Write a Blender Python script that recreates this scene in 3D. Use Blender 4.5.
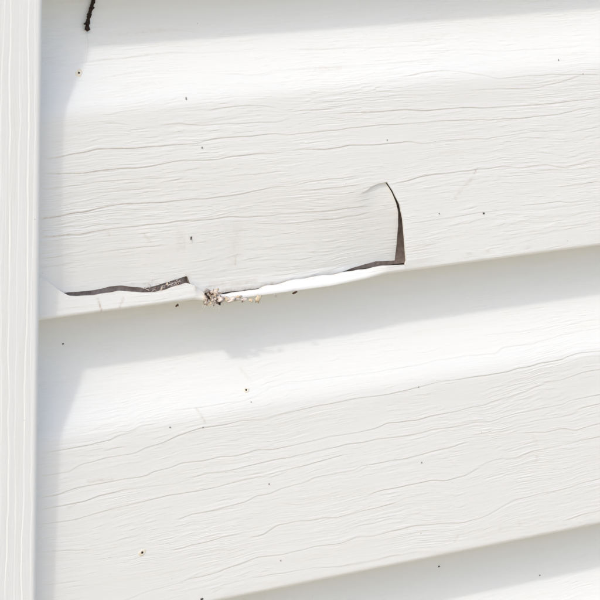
import bpy, bmesh, math, random
import numpy as np
from mathutils import Vector, Matrix

for o in list(bpy.data.objects):
    bpy.data.objects.remove(o, do_unlink=True)
scene = bpy.context.scene
COL = scene.collection
R = math.radians
BASE = 1.10            # height (m) of the broken panel's lower lip above the ground
def W(u, d, z):        # wall millimetres (along, into the wall, up) -> world metres
    return Vector((u / 1000.0, d / 1000.0, BASE + z / 1000.0))

# ---------------------------------------------------------------- camera
cam_data = bpy.data.cameras.new('camera')
cam_data.sensor_width = 36.0
cam_data.angle = R(10.60132)
cam_data.clip_start = 0.01
cam_data.clip_end = 500.0
cam = bpy.data.objects.new('camera', cam_data)
COL.objects.link(cam)
PAN, TILT, ROLL = (0.6452739, 0.2241698, 0.0291647)
f = Vector((math.sin(PAN) * math.cos(TILT), math.cos(PAN) * math.cos(TILT), -math.sin(TILT)))
r0 = Vector((math.cos(PAN), -math.sin(PAN), 0.0)); u0 = r0.cross(f)
r1 = math.cos(ROLL) * r0 + math.sin(ROLL) * u0
u1 = -math.sin(ROLL) * r0 + math.cos(ROLL) * u0
M = Matrix((r1, u1, -f)).transposed().to_4x4()
M.translation = W(*(-570.871, -912.441, 255.510))
cam.matrix_world = M
scene.camera = cam

# ---------------------------------------------------------------- light
SUN = Vector((-1.58, -1.0, 1.96)).normalized()      # towards the sun
elev = math.asin(SUN.z)
world = bpy.data.worlds.new('World'); scene.world = world
world.use_nodes = True
wn = world.node_tree.nodes; wl = world.node_tree.links
bg = wn['Background']; sky = wn.new('ShaderNodeTexSky')
sky.sky_type = 'NISHITA'; sky.sun_disc = False
sky.sun_elevation = elev
sky.sun_rotation = math.atan2(SUN.x, SUN.y)
sky.air_density = 0.8; sky.dust_density = 2.6; sky.ozone_density = 1.0
wl.new(sky.outputs[0], bg.inputs[0]); bg.inputs[1].default_value = 0.15
sd = bpy.data.lights.new('sun', 'SUN'); sd.energy = 0.62; sd.angle = R(2.2); sd.color = (1.0, 0.98, 0.955)
so = bpy.data.objects.new('sun', sd); COL.objects.link(so)
so.rotation_euler = (-SUN).to_track_quat('-Z', 'Y').to_euler(); so.location = (-3, -2, 5)
vs = scene.view_settings
vs.view_transform = 'Standard'; vs.look = 'None'; vs.gamma = 1.0; vs.use_curve_mapping = False
vs.exposure = 0.6

# ---------------------------------------------------------------- materials
def new_mat(name):
    m = bpy.data.materials.new(name); m.use_nodes = True
    nt = m.node_tree
    return m, nt, nt.nodes, nt.links, nt.nodes['Principled BSDF']
def noise(nt, vec, scale, detail=4, rough=0.55):
    n = nt.nodes.new('ShaderNodeTexNoise'); n.inputs['Scale'].default_value = scale
    n.inputs['Detail'].default_value = detail; n.inputs['Roughness'].default_value = rough
    nt.links.new(vec, n.inputs['Vector']); return n
def ramp(nt, src, stops):
    r = nt.nodes.new('ShaderNodeValToRGB'); e = r.color_ramp.elements
    while len(e) < len(stops): e.new(0.5)
    for k, (p, c) in enumerate(stops):
        e[k].position = p; e[k].color = (*c, 1.0)
    nt.links.new(src, r.inputs[0]); return r
def mixc(nt, fac, a, b, mode='MIX'):
    m = nt.nodes.new('ShaderNodeMix'); m.data_type = 'RGBA'; m.blend_type = mode
    for v, s in ((fac, m.inputs[0]), (a, m.inputs[6]), (b, m.inputs[7])):
        if hasattr(v, 'is_output') or hasattr(v, 'links'): nt.links.new(v, s)
        elif isinstance(v, (int, float)): s.default_value = v
        else: s.default_value = (*v, 1.0)
    return m.outputs[2]
def vinyl(name, base, stretch, coarse_grain):
    m, nt, n, l, b = new_mat(name)
    tc = n.new('ShaderNodeTexCoord'); mp = n.new('ShaderNodeMapping'); mp.inputs['Scale'].default_value = stretch
    l.new(tc.outputs['Object'], mp.inputs[0])
    big = noise(nt, tc.outputs['Object'], 14, 3)
    tone = ramp(nt, big.outputs[0], [(0.3, tuple(c * 0.985 for c in base)), (0.7, base)])
    # fine airborne dust caught unevenly on the skin
    dust = noise(nt, mp.outputs[0], 260, 5, 0.7)
    dr = ramp(nt, dust.outputs[0], [(0.52, (0, 0, 0)), (0.80, (1, 1, 1))])
    c1 = mixc(nt, dr.outputs[0], tone.outputs[0], (base[0] * .965, base[1] * .955, base[2] * .93))
    spots = noise(nt, tc.outputs['Object'], 900, 2, 0.5)
    sr = ramp(nt, spots.outputs[0], [(0.79, (0, 0, 0)), (0.83, (1, 1, 1))])
    c2 = mixc(nt, sr.outputs[0], c1, (0.34, 0.30, 0.24))
    at = n.new('ShaderNodeAttribute'); at.attribute_name = 'stain'
    sn = noise(nt, tc.outputs['Object'], 700, 4, 0.6)
    mul = n.new('ShaderNodeMath'); mul.operation = 'MULTIPLY'
    snr = ramp(nt, sn.outputs[0], [(0.35, (.15, .15, .15)), (0.62, (1, 1, 1))])
    l.new(at.outputs['Fac'], mul.inputs[0]); l.new(snr.outputs[0], mul.inputs[1])
    c3 = mixc(nt, mul.outputs[0], c2, (0.46, 0.32, 0.18))
    l.new(c3, b.inputs['Base Color'])
    rg = ramp(nt, dust.outputs[0], [(0.3, (.40, .40, .40)), (0.75, (.58, .58, .58))])
    l.new(rg.outputs[0], b.inputs['Roughness'])
    b.inputs['Specular IOR Level'].default_value = 0.32
    # fine relief
    g = noise(nt, mp.outputs[0], 420, 4, 0.62)
    fine = noise(nt, tc.outputs['Object'], 2600, 3, 0.6)
    bp1 = n.new('ShaderNodeBump'); bp1.inputs['Strength'].default_value = coarse_grain; bp1.inputs['Distance'].default_value = 0.0002
    l.new(g.outputs[0], bp1.inputs['Height'])
    bp2 = n.new('ShaderNodeBump'); bp2.inputs['Strength'].default_value = 0.16; bp2.inputs['Distance'].default_value = 0.00008
    l.new(fine.outputs[0], bp2.inputs['Height']); l.new(bp1.outputs[0], bp2.inputs['Normal'])
    l.new(bp2.outputs[0], b.inputs['Normal'])
    return m
def rough_mat(name, c1, c2, scale, rough=0.9, bump=0.4, dist=0.0004):
    m, nt, n, l, b = new_mat(name)
    tc = n.new('ShaderNodeTexCoord')
    nz = noise(nt, tc.outputs['Object'], scale, 6, 0.65)
    rp = ramp(nt, nz.outputs[0], [(0.32, c1), (0.68, c2)])
    l.new(rp.outputs[0], b.inputs['Base Color']); b.inputs['Roughness'].default_value = rough
    b.inputs['Specular IOR Level'].default_value = 0.2
    bp = n.new('ShaderNodeBump'); bp.inputs['Strength'].default_value = bump; bp.inputs['Distance'].default_value = dist
    l.new(nz.outputs[0], bp.inputs['Height']); l.new(bp.outputs[0], b.inputs['Normal'])
    return m
VINYL = vinyl('white_vinyl_siding', (0.862, 0.862, 0.806), (0.045, 1, 1), 0.35)
POSTM = vinyl('white_vinyl_post', (0.857, 0.862, 0.816), (1, 1, 0.045), 0.30)
SHEATH = rough_mat('weathered_sheathing_board', (0.36, 0.275, 0.235), (0.66, 0.55, 0.49), 420)
GRAVEL = rough_mat('pale_gravel', (0.46, 0.385, 0.26), (0.62, 0.525, 0.37), 3.0, 0.95, 0.5, 0.02)
DARK = rough_mat('dark_brown_crust', (0.010, 0.007, 0.005), (0.055, 0.034, 0.022), 1800, 0.85, 0.8, 0.0002)
HUSK = rough_mat('pale_husk', (0.52, 0.41, 0.33), (0.84, 0.785, 0.71), 1500, 0.8, 0.5, 0.0001)
TAN = rough_mat('tan_residue', (0.60, 0.46, 0.27), (0.82, 0.73, 0.56), 900, 0.8, 0.5, 0.0001)
CREAM = rough_mat('cream_stain', (0.78, 0.68, 0.47), (0.86, 0.84, 0.76), 1200, 0.7, 0.2, 0.00005)
BROWN = rough_mat('brown_crumb', (0.06, 0.028, 0.018), (0.17, 0.085, 0.055), 1500, 0.85, 0.7, 0.0001)
GREY = rough_mat('grey_fleck', (0.22, 0.205, 0.19), (0.42, 0.40, 0.375), 1500, 0.85, 0.6, 0.0001)
SLATE = rough_mat('dark_grey_fleck', (0.05, 0.043, 0.037), (0.16, 0.14, 0.125), 1500, 0.85, 0.6, 0.0001)
SILK = rough_mat('pale_fibre', (0.50, 0.41, 0.34), (0.80, 0.74, 0.66), 900, 0.8, 0.2, 0.00005)

# ---------------------------------------------------------------- helpers
def tag(o, label=None, cat=None, group=None, kind=None):
    for k, v in (('label', label), ('category', cat), ('group', group), ('kind', kind)):
        if v: o[k] = v
    return o
def link(name, me, mat=None, parent=None):
    o = bpy.data.objects.new(name, me); COL.objects.link(o)
    if mat and me: me.materials.append(mat)
    if parent:
        o.parent = parent; o.matrix_parent_inverse = Matrix.Translation(parent.location).inverted()
    return o
def empty(name, loc):
    o = bpy.data.objects.new(name, None); COL.objects.link(o); o.location = loc
    o.empty_display_size = 0.02
    return o
def mesh_np(name, P, F, stain=None, smooth=True):
    """P (n,3) world metres, F list/array of quads (m,4)"""
    me = bpy.data.meshes.new(name)
    F = np.asarray(F, dtype=np.int32)
    me.vertices.add(len(P)); me.vertices.foreach_set('co', np.asarray(P, dtype=np.float32).ravel())
    me.loops.add(F.size); me.loops.foreach_set('vertex_index', F.ravel())
    me.polygons.add(len(F))
    me.polygons.foreach_set('loop_start', np.arange(0, F.size, 4, dtype=np.int32))
    me.polygons.foreach_set('use_smooth', np.full(len(F), smooth, dtype=bool))
    if stain is not None:
        a = me.attributes.new('stain', 'FLOAT', 'POINT'); a.data.foreach_set('value', np.asarray(stain, dtype=np.float32))
    me.update(calc_edges=True); me.validate()
    return me
def blurred(rng, shape, sr, sc):
    n = rng.standard_normal(shape)
    fr = np.fft.fftfreq(shape[0])[:, None]; fc = np.fft.fftfreq(shape[1])[None, :]
    k = np.exp(-2 * (math.pi ** 2) * ((sr * fr) ** 2 + (sc * fc) ** 2))
    g = np.fft.ifft2(np.fft.fft2(n) * k).real
    return g / g.std()
def bilin(A, r, c):
    r = np.mod(r, A.shape[0] - 1.001); c = np.mod(c, A.shape[1] - 1.001)
    r0 = r.astype(int); c0 = c.astype(int); fr = r - r0; fc = c - c0
    return (A[r0, c0] * (1 - fr) * (1 - fc) + A[r0 + 1, c0] * fr * (1 - fc) + A[r0, c0 + 1] * (1 - fr) * fc + A[r0 + 1, c0 + 1] * fr * fc)
def sstep(x):
    x = np.clip(x, 0, 1); return x * x * (3 - 2 * x)
LEDGE_W = 0.32; LEDGE_A = 0.22
def ledge(t, w):
    """cross profile of one embossed grain line; t>0 is the high side"""
    q = t / w
    drop = 0.5 * np.tanh(q * 2.2 + 1.1)
    env = np.where(q > -0.5, np.exp(-np.clip(q + .5, 0, None) / 5.0), np.exp(-np.clip(-q - .5, 0, None) / 1.6))
    return drop * env
class Grain:
    """embossed wood grain: traced main lines plus fine streaks that follow them. A along the grain, B across it (mm)"""
    def __init__(self, seed, lines, amin, amax, fine=1.0, dashes=2600, dirt=1.0):
        self.rng = np.random.default_rng(seed); self.lines = lines; self.fine = fine
        self.du, self.dz = 0.5, 0.075
        self.amin = amin; self.dirt = dirt
        nu = int((amax - amin) / self.du) + 2; nz = int(124 / self.dz)
        g = self.rng
        self.f1 = blurred(g, (nz, nu), 0.11 / self.dz, 2.4 / self.du)
        self.f2 = blurred(g, (nz, nu), 0.42 / self.dz, 9.0 / self.du)
        self.f3 = blurred(g, (nz, nu), 0.28 / self.dz, 5.0 / self.du)
        self.m1 = blurred(g, (nz, nu), 3.5 / self.dz, 13.0 / self.du)
        self.m2 = blurred(g, (nz, nu), 5.0 / self.dz, 9.0 / self.du)
        self.wob = blurred(g, (8, nu), 0.5, 2.2 / self.du)
        self.wav = blurred(g, (nz, nu), 4.0 / self.dz, 12.0 / self.du)
        self.gr = blurred(g, (nz, nu), 0.5 / self.dz, 11.0 / self.du)
        # short embossed dashes, gathered in loose patches
        self.dash = np.zeros((nz, nu)); n = 0
        cz = np.arange(nz)[:, None] * self.dz; cu = np.arange(nu)[None, :] * self.du
        while n < dashes:
            a0 = g.uniform(0, nu * self.du); b0 = g.uniform(1, nz * self.dz - 1)
            if self.m1[int(b0 / self.dz) % nz, int(a0 / self.du) % nu] < g.uniform(-1.6, 1.0): continue
            n += 1
            L = 1.5 + 11 * g.random() ** 2.2; w = g.uniform(.10, .20); A = g.uniform(.25, .9)
            i0, i1 = max(0, int((b0 - 2) / self.dz)), min(nz, int((b0 + 2) / self.dz))
            j0, j1 = max(0, int((a0 - L) / self.du)), min(nu, int((a0 + L) / self.du))
            if i1 - i0 < 4 or j1 - j0 < 3: continue
            uu = (cu[:, j0:j1] - a0) / (L * .5)
            bend = (g.normal(.05, .10) * uu + g.normal(0, .10) * uu ** 2) * min(1.0, L / 5)
            env = np.clip(1 - np.abs(uu), 0, 1) ** .7
            self.dash[i0:i1, j0:j1] += A * env * ledge(cz[i0:i1] - b0 - bend, w)
    def height(self, A, B):
        num = np.zeros_like(A); den = np.full_like(A, 0.05); H = np.zeros_like(A); G = np.zeros_like(A)
        ci = (A - self.amin) / self.du
        for k, (amp, pts) in enumerate(self.lines):
            xs = np.array([p[0] for p in pts]); zs = np.array([p[1] for p in pts])
            x0, x1 = xs[0], xs[-1]
            xq = np.arange(x0, x1 + 1, 0.6); k7 = np.hanning(9)[1:-1]; k7 /= k7.sum()
            zq = np.convolve(np.pad(np.interp(xq, xs, zs), 3, mode='edge'), k7, 'valid')      # no hard kinks
            Lz = np.interp(A, xq, zq)
            wob = bilin(self.wob, np.full_like(A, (k * 1.37) % 6.5), ci)
            Lz = Lz + 0.10 * wob
            t = B - Lz
            inside = sstep((A - x0) / 5 + .25) * sstep((x1 - A) / 5 + .25) if True else 1
            inside = np.where((A >= x0 - 1.5) & (A <= x1 + 1.5), inside, 0)
            mod = 0.85 + 0.30 * bilin(self.wob, np.full_like(A, (k * 2.11 + 3.3) % 6.5), ci * 0.31)
            near = np.abs(t) < 6
            H += np.where(near, LEDGE_A * amp * np.clip(mod, .25, 1.5) * inside * ledge(t, LEDGE_W), 0)
            G = np.maximum(G, amp * inside * np.clip(mod, .2, 1.4) * np.exp(-((t + .5 * LEDGE_W) / .30) ** 2))
            w = np.exp(-(t / 7.0) ** 2) * np.where((A >= x0 - 12) & (A <= x1 + 12), 1, .05)
            num += w * (Lz - zs.mean()); den += w
        off = num / den + 0.5 * bilin(self.wav, B / self.dz, ci)
        rr = (B - off) / self.dz
        m1 = bilin(self.m1, rr, ci); m2 = bilin(self.m2, rr, ci)
        f1 = bilin(self.f1, rr, ci); f2 = bilin(self.f2, rr, ci); f3 = bilin(self.f3, rr, ci)
        dash = np.tanh(np.clip(f3 - 0.55, 0, None) * 1.6)
        H += self.fine * (0.135 * bilin(self.dash, rr, ci) + 0.0125 * f1 * np.clip(.8 + .6 * m2, .25, 2) + 0.007 * f2 * np.clip(.7 + .5 * m1, .15, 2)
                          - 0.022 * dash * np.clip(.35 + .8 * m1, 0, 1.6))
        # grime settled in the embossing, and thin streaky films of it
        gr = bilin(self.gr, rr, ci)
        self.stain = self.dirt * (G * 0.12 * np.clip(1 + .8 * m2, .1, 2) * np.interp(A, [0, 120, 260], [1.4, .9, .75]) + 0.05 * np.clip(gr - .7, 0, 1.5) * np.clip(m2 + .2, 0, 1.5))
        return H

# traced embossed lines, millimetres along the wall and above the panel's own lip
B_LINES = [(0.50, [(12.7, 86.63), (20.6, 86.12), (28.8, 86.56), (41.2, 86.85), (53.8, 87.44), (63.1, 87.68), (72.7, 86.93), (89.6, 86.21), (105.2, 85.76), (134.8, 84.62), (165.3, 83.29), (174.7, 83.24)]),
 (0.60, [(10.6, 81.18), (19.1, 81.41), (31.0, 80.78), (41.6, 81.86), (52.1, 82.15), (70.7, 80.95), (90.1, 78.70), (99.9, 78.07), (107.7, 78.90), (122.3, 78.73), (140.2, 78.26), (163.3, 78.07), (182.2, 78.26)]),
 (0.50, [(173.9, 81.21), (183.2, 80.74), (200.8, 80.37), (210.1, 79.10), (227.6, 78.63), (251.1, 78.27)]),
 (0.35, [(223.4, 84.21), (242.8, 82.72), (263.0, 82.26), (272.0, 82.69), (281.0, 81.99), (290.0, 82.06), (299.0, 81.89)]),
 (0.80, [(161.5, 73.12), (171.1, 73.77), (180.7, 74.18), (193.1, 72.78), (208.4, 69.50), (224.6, 69.49), (241.7, 68.68), (258.5, 67.51)]),
 (0.60, [(192.5, 66.13), (208.5, 65.53), (224.8, 64.54), (241.8, 66.38), (249.8, 68.11)]),
 (0.70, [(30.6, 66.87), (42.1, 65.27)]),
 (0.50, [(32.7, 68.79), (40.0, 69.95), (50.6, 70.84), (65.5, 71.94)]),
 (0.90, [(54.6, 64.28), (63.0, 64.14), (71.5, 62.59), (84.4, 62.28), (99.7, 61.43), (106.3, 61.27), (110.7, 62.01)]),
 (0.90, [(73.6, 67.72), (87.4, 68.27), (99.6, 67.53), (108.5, 65.06), (117.4, 64.20), (130.9, 63.82)]),
 (1.10, [(131.8, 62.36), (144.6, 61.56), (164.1, 61.17), (172.6, 59.97), (184.5, 59.99), (195.1, 59.56), (199.9, 58.82), (221.0, 58.35), (233.5, 58.17), (246.1, 58.19), (258.9, 58.40)]),
 (1.20, [(7.2, 55.90), (11.6, 56.21), (18.4, 56.83), (27.8, 57.77), (44.2, 56.92), (56.7, 56.75), (67.3, 56.40), (70.3, 56.51), (78.8, 57.57), (91.0, 57.12), (102.8, 57.24), (109.5, 56.16), (119.7, 56.23), (128.7, 56.23), (137.8, 56.24), (152.6, 56.35), (165.6, 55.87), (184.6, 55.49), (202.5, 54.28), (221.2, 53.58), (237.2, 53.68), (248.8, 54.71), (259.0, 55.09)]),
 (1.20, [(7.1, 51.27), (18.4, 50.11), (31.8, 50.14), (51.3, 49.83), (59.7, 50.86), (67.3, 50.74), (78.9, 49.92), (91.9, 50.60), (102.9, 50.21), (115.3, 50.43), (126.6, 49.49), (137.9, 50.00), (149.5, 49.23), (164.4, 49.29), (171.5, 47.96), (184.8, 48.17), (202.7, 47.27), (214.9, 47.79), (227.4, 47.94), (239.9, 47.31)]),
 (1.00, [(244.0, 46.21), (251.7, 46.76), (259.3, 47.31)]),
 (1.10, [(5.5, 35.60), (13.5, 35.86), (26.5, 36.35), (33.9, 37.40), (44.2, 37.47), (56.8, 36.46), (67.4, 36.53), (73.8, 36.11), (89.9, 36.42), (103.0, 37.74), (111.9, 37.47), (120.0, 38.20), (129.0, 38.30), (141.4, 38.68)]),
 (0.80, [(115.5, 35.14), (130.0, 35.10), (142.8, 35.04)]),
 (1.00, [(160.0, 34.41), (164.7, 34.55), (171.8, 35.79), (185.1, 35.81), (199.6, 35.78), (211.9, 35.85), (220.3, 34.54), (231.8, 34.89), (240.5, 32.98), (253.2, 33.43)]),
 (1.00, [(6.2, 29.31), (21.6, 28.64), (33.9, 28.99), (50.5, 28.93), (67.5, 29.23), (74.8, 28.52), (86.9, 28.42), (95.7, 27.39), (106.7, 27.41), (129.2, 26.53), (147.6, 26.63)]),
 (0.80, [(96.6, 24.95), (109.0, 23.73), (129.3, 23.21), (147.7, 23.66)]),
 (0.90, [(6.2, 21.70), (21.6, 21.14), (35.9, 21.05), (48.4, 21.35), (59.0, 20.80)]),
 (0.50, [(6.2, 18.58), (19.5, 18.56), (33.9, 18.80)]),
 (0.90, [(223.3, 19.86), (232.3, 19.97), (239.9, 19.84), (245.1, 18.78), (260.5, 18.70)]),
 (0.80, [(227.9, 32.92), (242.0, 32.07), (260.0, 31.08)]),
 (0.90, [(238.2, 25.82), (249.9, 25.54), (260.2, 26.18)]),
 (0.80, [(238.8, 9.84), (247.9, 9.71), (260.8, 10.42)]),
 (0.60, [(165.1, 18.61), (177.4, 18.53), (195.2, 19.08), (216.4, 19.36)]),
 (0.40, [(210.3, 7.65), (230.2, 8.35), (255.7, 8.95)]),
 (0.50, [(7.1, 46.12), (17.6, 45.86), (27.7, 46.33), (46.3, 45.71), (67.4, 44.89)]),
 (0.40, [(13.5, 42.09), (29.8, 42.32), (50.5, 42.17)]),
 (0.50, [(67.4, 46.31), (84.6, 43.36), (111.0, 43.19)]),
 (0.59, [(308.8, 8.03), (322.7, 8.57), (332.5, 8.83), (342.3, 9.93), (350.7, 9.50), (359.1, 8.73), (368.4, 8.29), (381.4, 8.88), (391.9, 8.18)]),
 (0.51, [(329.2, 73.82), (337.6, 74.87), (346.9, 75.09), (358.3, 74.85), (364.7, 74.47), (377.5, 73.93), (391.3, 74.12), (403.1, 73.46), (412.6, 73.74), (423.1, 73.44), (435.2, 73.48), (443.0, 74.01), (449.8, 72.89), (455.9, 73.80), (463.0, 74.53), (471.4, 73.91), (480.1, 74.17), (487.6, 73.54), (496.8, 73.37), (505.4, 73.22), (518.1, 73.07)]),
 (0.44, [(336.7, 91.17), (349.6, 90.86), (360.1, 91.77), (367.3, 92.44), (380.3, 93.23), (391.3, 94.42), (402.5, 95.55), (409.0, 96.33), (415.8, 95.64), (427.7, 95.36), (440.9, 94.94), (450.5, 95.17), (464.2, 95.50)]),
 (0.59, [(371.6, 79.92), (378.0, 80.50), (388.9, 78.91), (400.3, 78.49), (409.0, 78.81), (417.5, 78.34), (429.0, 78.08), (438.3, 78.26), (449.5, 78.56), (461.8, 79.58), (471.6, 78.83), (482.6, 79.15), (492.4, 78.95)]),
 (0.63, [(374.2, 87.30), (385.6, 86.94), (397.7, 87.62), (407.1, 87.66), (414.4, 87.82), (422.9, 87.29), (436.7, 87.30), (449.8, 87.09), (457.5, 88.39), (469.7, 88.94), (477.1, 90.25), (489.0, 89.99), (499.8, 90.45), (510.1, 90.91), (522.7, 90.83), (534.2, 91.04), (542.7, 92.51), (551.9, 92.41)]),
 (0.52, [(346.1, 36.18), (359.2, 36.14), (366.3, 36.67), (378.2, 38.79), (387.5, 39.23), (400.2, 39.98), (412.5, 38.47), (424.1, 39.16), (433.5, 38.76), (441.4, 39.72), (448.2, 39.41), (459.4, 39.57), (473.0, 39.63), (485.2, 40.18), (493.7, 40.41), (500.2, 40.87), (506.7, 40.33), (518.5, 40.32), (527.6, 40.92)]),
 (0.62, [(308.5, 85.02), (321.2, 83.90), (328.6, 83.57), (335.0, 83.94), (345.3, 84.18), (356.2, 85.07), (368.6, 85.54), (380.7, 85.67), (391.3, 85.81), (397.4, 85.35), (408.1, 84.54), (416.4, 85.55), (427.9, 85.16), (438.8, 85.84)]),
 (0.70, [(409.3, 49.53), (418.2, 49.93), (431.7, 50.00), (445.0, 50.71), (454.8, 50.00), (461.3, 50.89), (469.0, 51.76), (479.9, 51.55), (491.4, 51.74), (500.4, 51.94), (510.7, 51.58), (521.8, 52.50), (530.0, 53.34), (536.7, 53.80), (549.8, 53.78), (560.3, 53.70), (569.0, 54.33), (578.6, 54.80), (592.3, 55.05), (599.4, 55.81)]),
 (0.44, [(400.2, 29.82), (414.1, 30.04), (423.7, 30.53), (434.8, 31.04), (445.5, 31.62), (459.1, 31.36), (471.0, 32.16), (477.3, 32.33), (486.2, 32.02), (495.8, 32.82)]),
 (0.51, [(319.7, 11.08), (333.2, 11.35), (339.9, 11.25), (346.9, 11.55), (354.6, 11.67), (364.8, 11.96), (371.5, 11.51), (381.4, 12.30), (390.3, 13.37), (400.6, 13.91), (412.7, 13.35), (422.9, 13.87), (433.1, 15.23), (439.7, 15.19), (450.3, 15.04), (460.7, 14.44)]),
 (0.79, [(392.3, 87.84), (398.6, 87.51), (412.0, 87.85), (421.9, 88.03), (435.4, 89.46), (442.9, 88.94), (454.3, 89.42), (461.3, 89.80), (473.5, 90.33), (483.6, 91.03), (490.1, 90.76), (497.1, 90.70)]),
 (0.55, [(376.6, 50.27), (390.4, 50.02), (397.9, 50.30), (404.6, 50.85), (418.5, 51.84), (425.6, 53.06), (435.5, 53.01), (448.0, 53.90)]),
 (0.72, [(381.0, 46.74), (393.2, 47.37), (404.0, 47.80), (412.7, 48.37), (418.7, 48.93), (431.2, 48.66), (437.4, 48.80), (451.0, 48.49), (460.5, 47.77), (474.2, 47.98), (486.0, 47.84), (498.8, 48.32), (510.8, 47.90)]),
 (0.84, [(364.6, 29.38), (371.6, 29.39), (379.2, 29.68), (390.1, 30.57), (400.7, 30.56), (409.4, 30.58), (421.0, 30.42), (427.7, 30.60), (434.8, 31.39), (446.7, 31.06), (455.3, 31.29), (463.4, 31.75), (471.7, 31.88), (482.3, 30.98), (495.1, 30.64), (508.9, 31.70), (522.8, 31.61), (530.0, 31.79), (537.9, 32.34), (549.0, 32.64)]),
 (0.46, [(404.2, 79.46), (411.5, 80.22), (421.0, 79.59), (429.4, 79.39), (437.6, 80.26), (445.0, 79.94), (458.2, 80.90), (465.9, 80.19), (479.2, 80.32), (486.1, 81.08), (492.6, 82.03), (505.3, 82.54), (517.8, 82.17), (526.8, 82.73), (536.2, 83.44), (545.9, 84.29), (559.7, 84.57), (568.4, 85.27), (581.8, 85.63), (591.3, 85.81)]),
 (0.53, [(405.4, 59.24), (417.3, 59.38), (427.2, 59.04), (434.2, 59.72), (444.5, 60.36), (454.0, 60.79), (460.6, 61.37), (468.0, 61.49), (480.4, 60.92), (493.6, 61.44), (501.2, 61.63), (513.3, 61.92), (522.7, 62.00), (533.0, 62.37), (539.7, 62.38), (553.4, 63.06), (566.8, 63.40), (577.6, 63.55), (587.0, 64.33)])]
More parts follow.
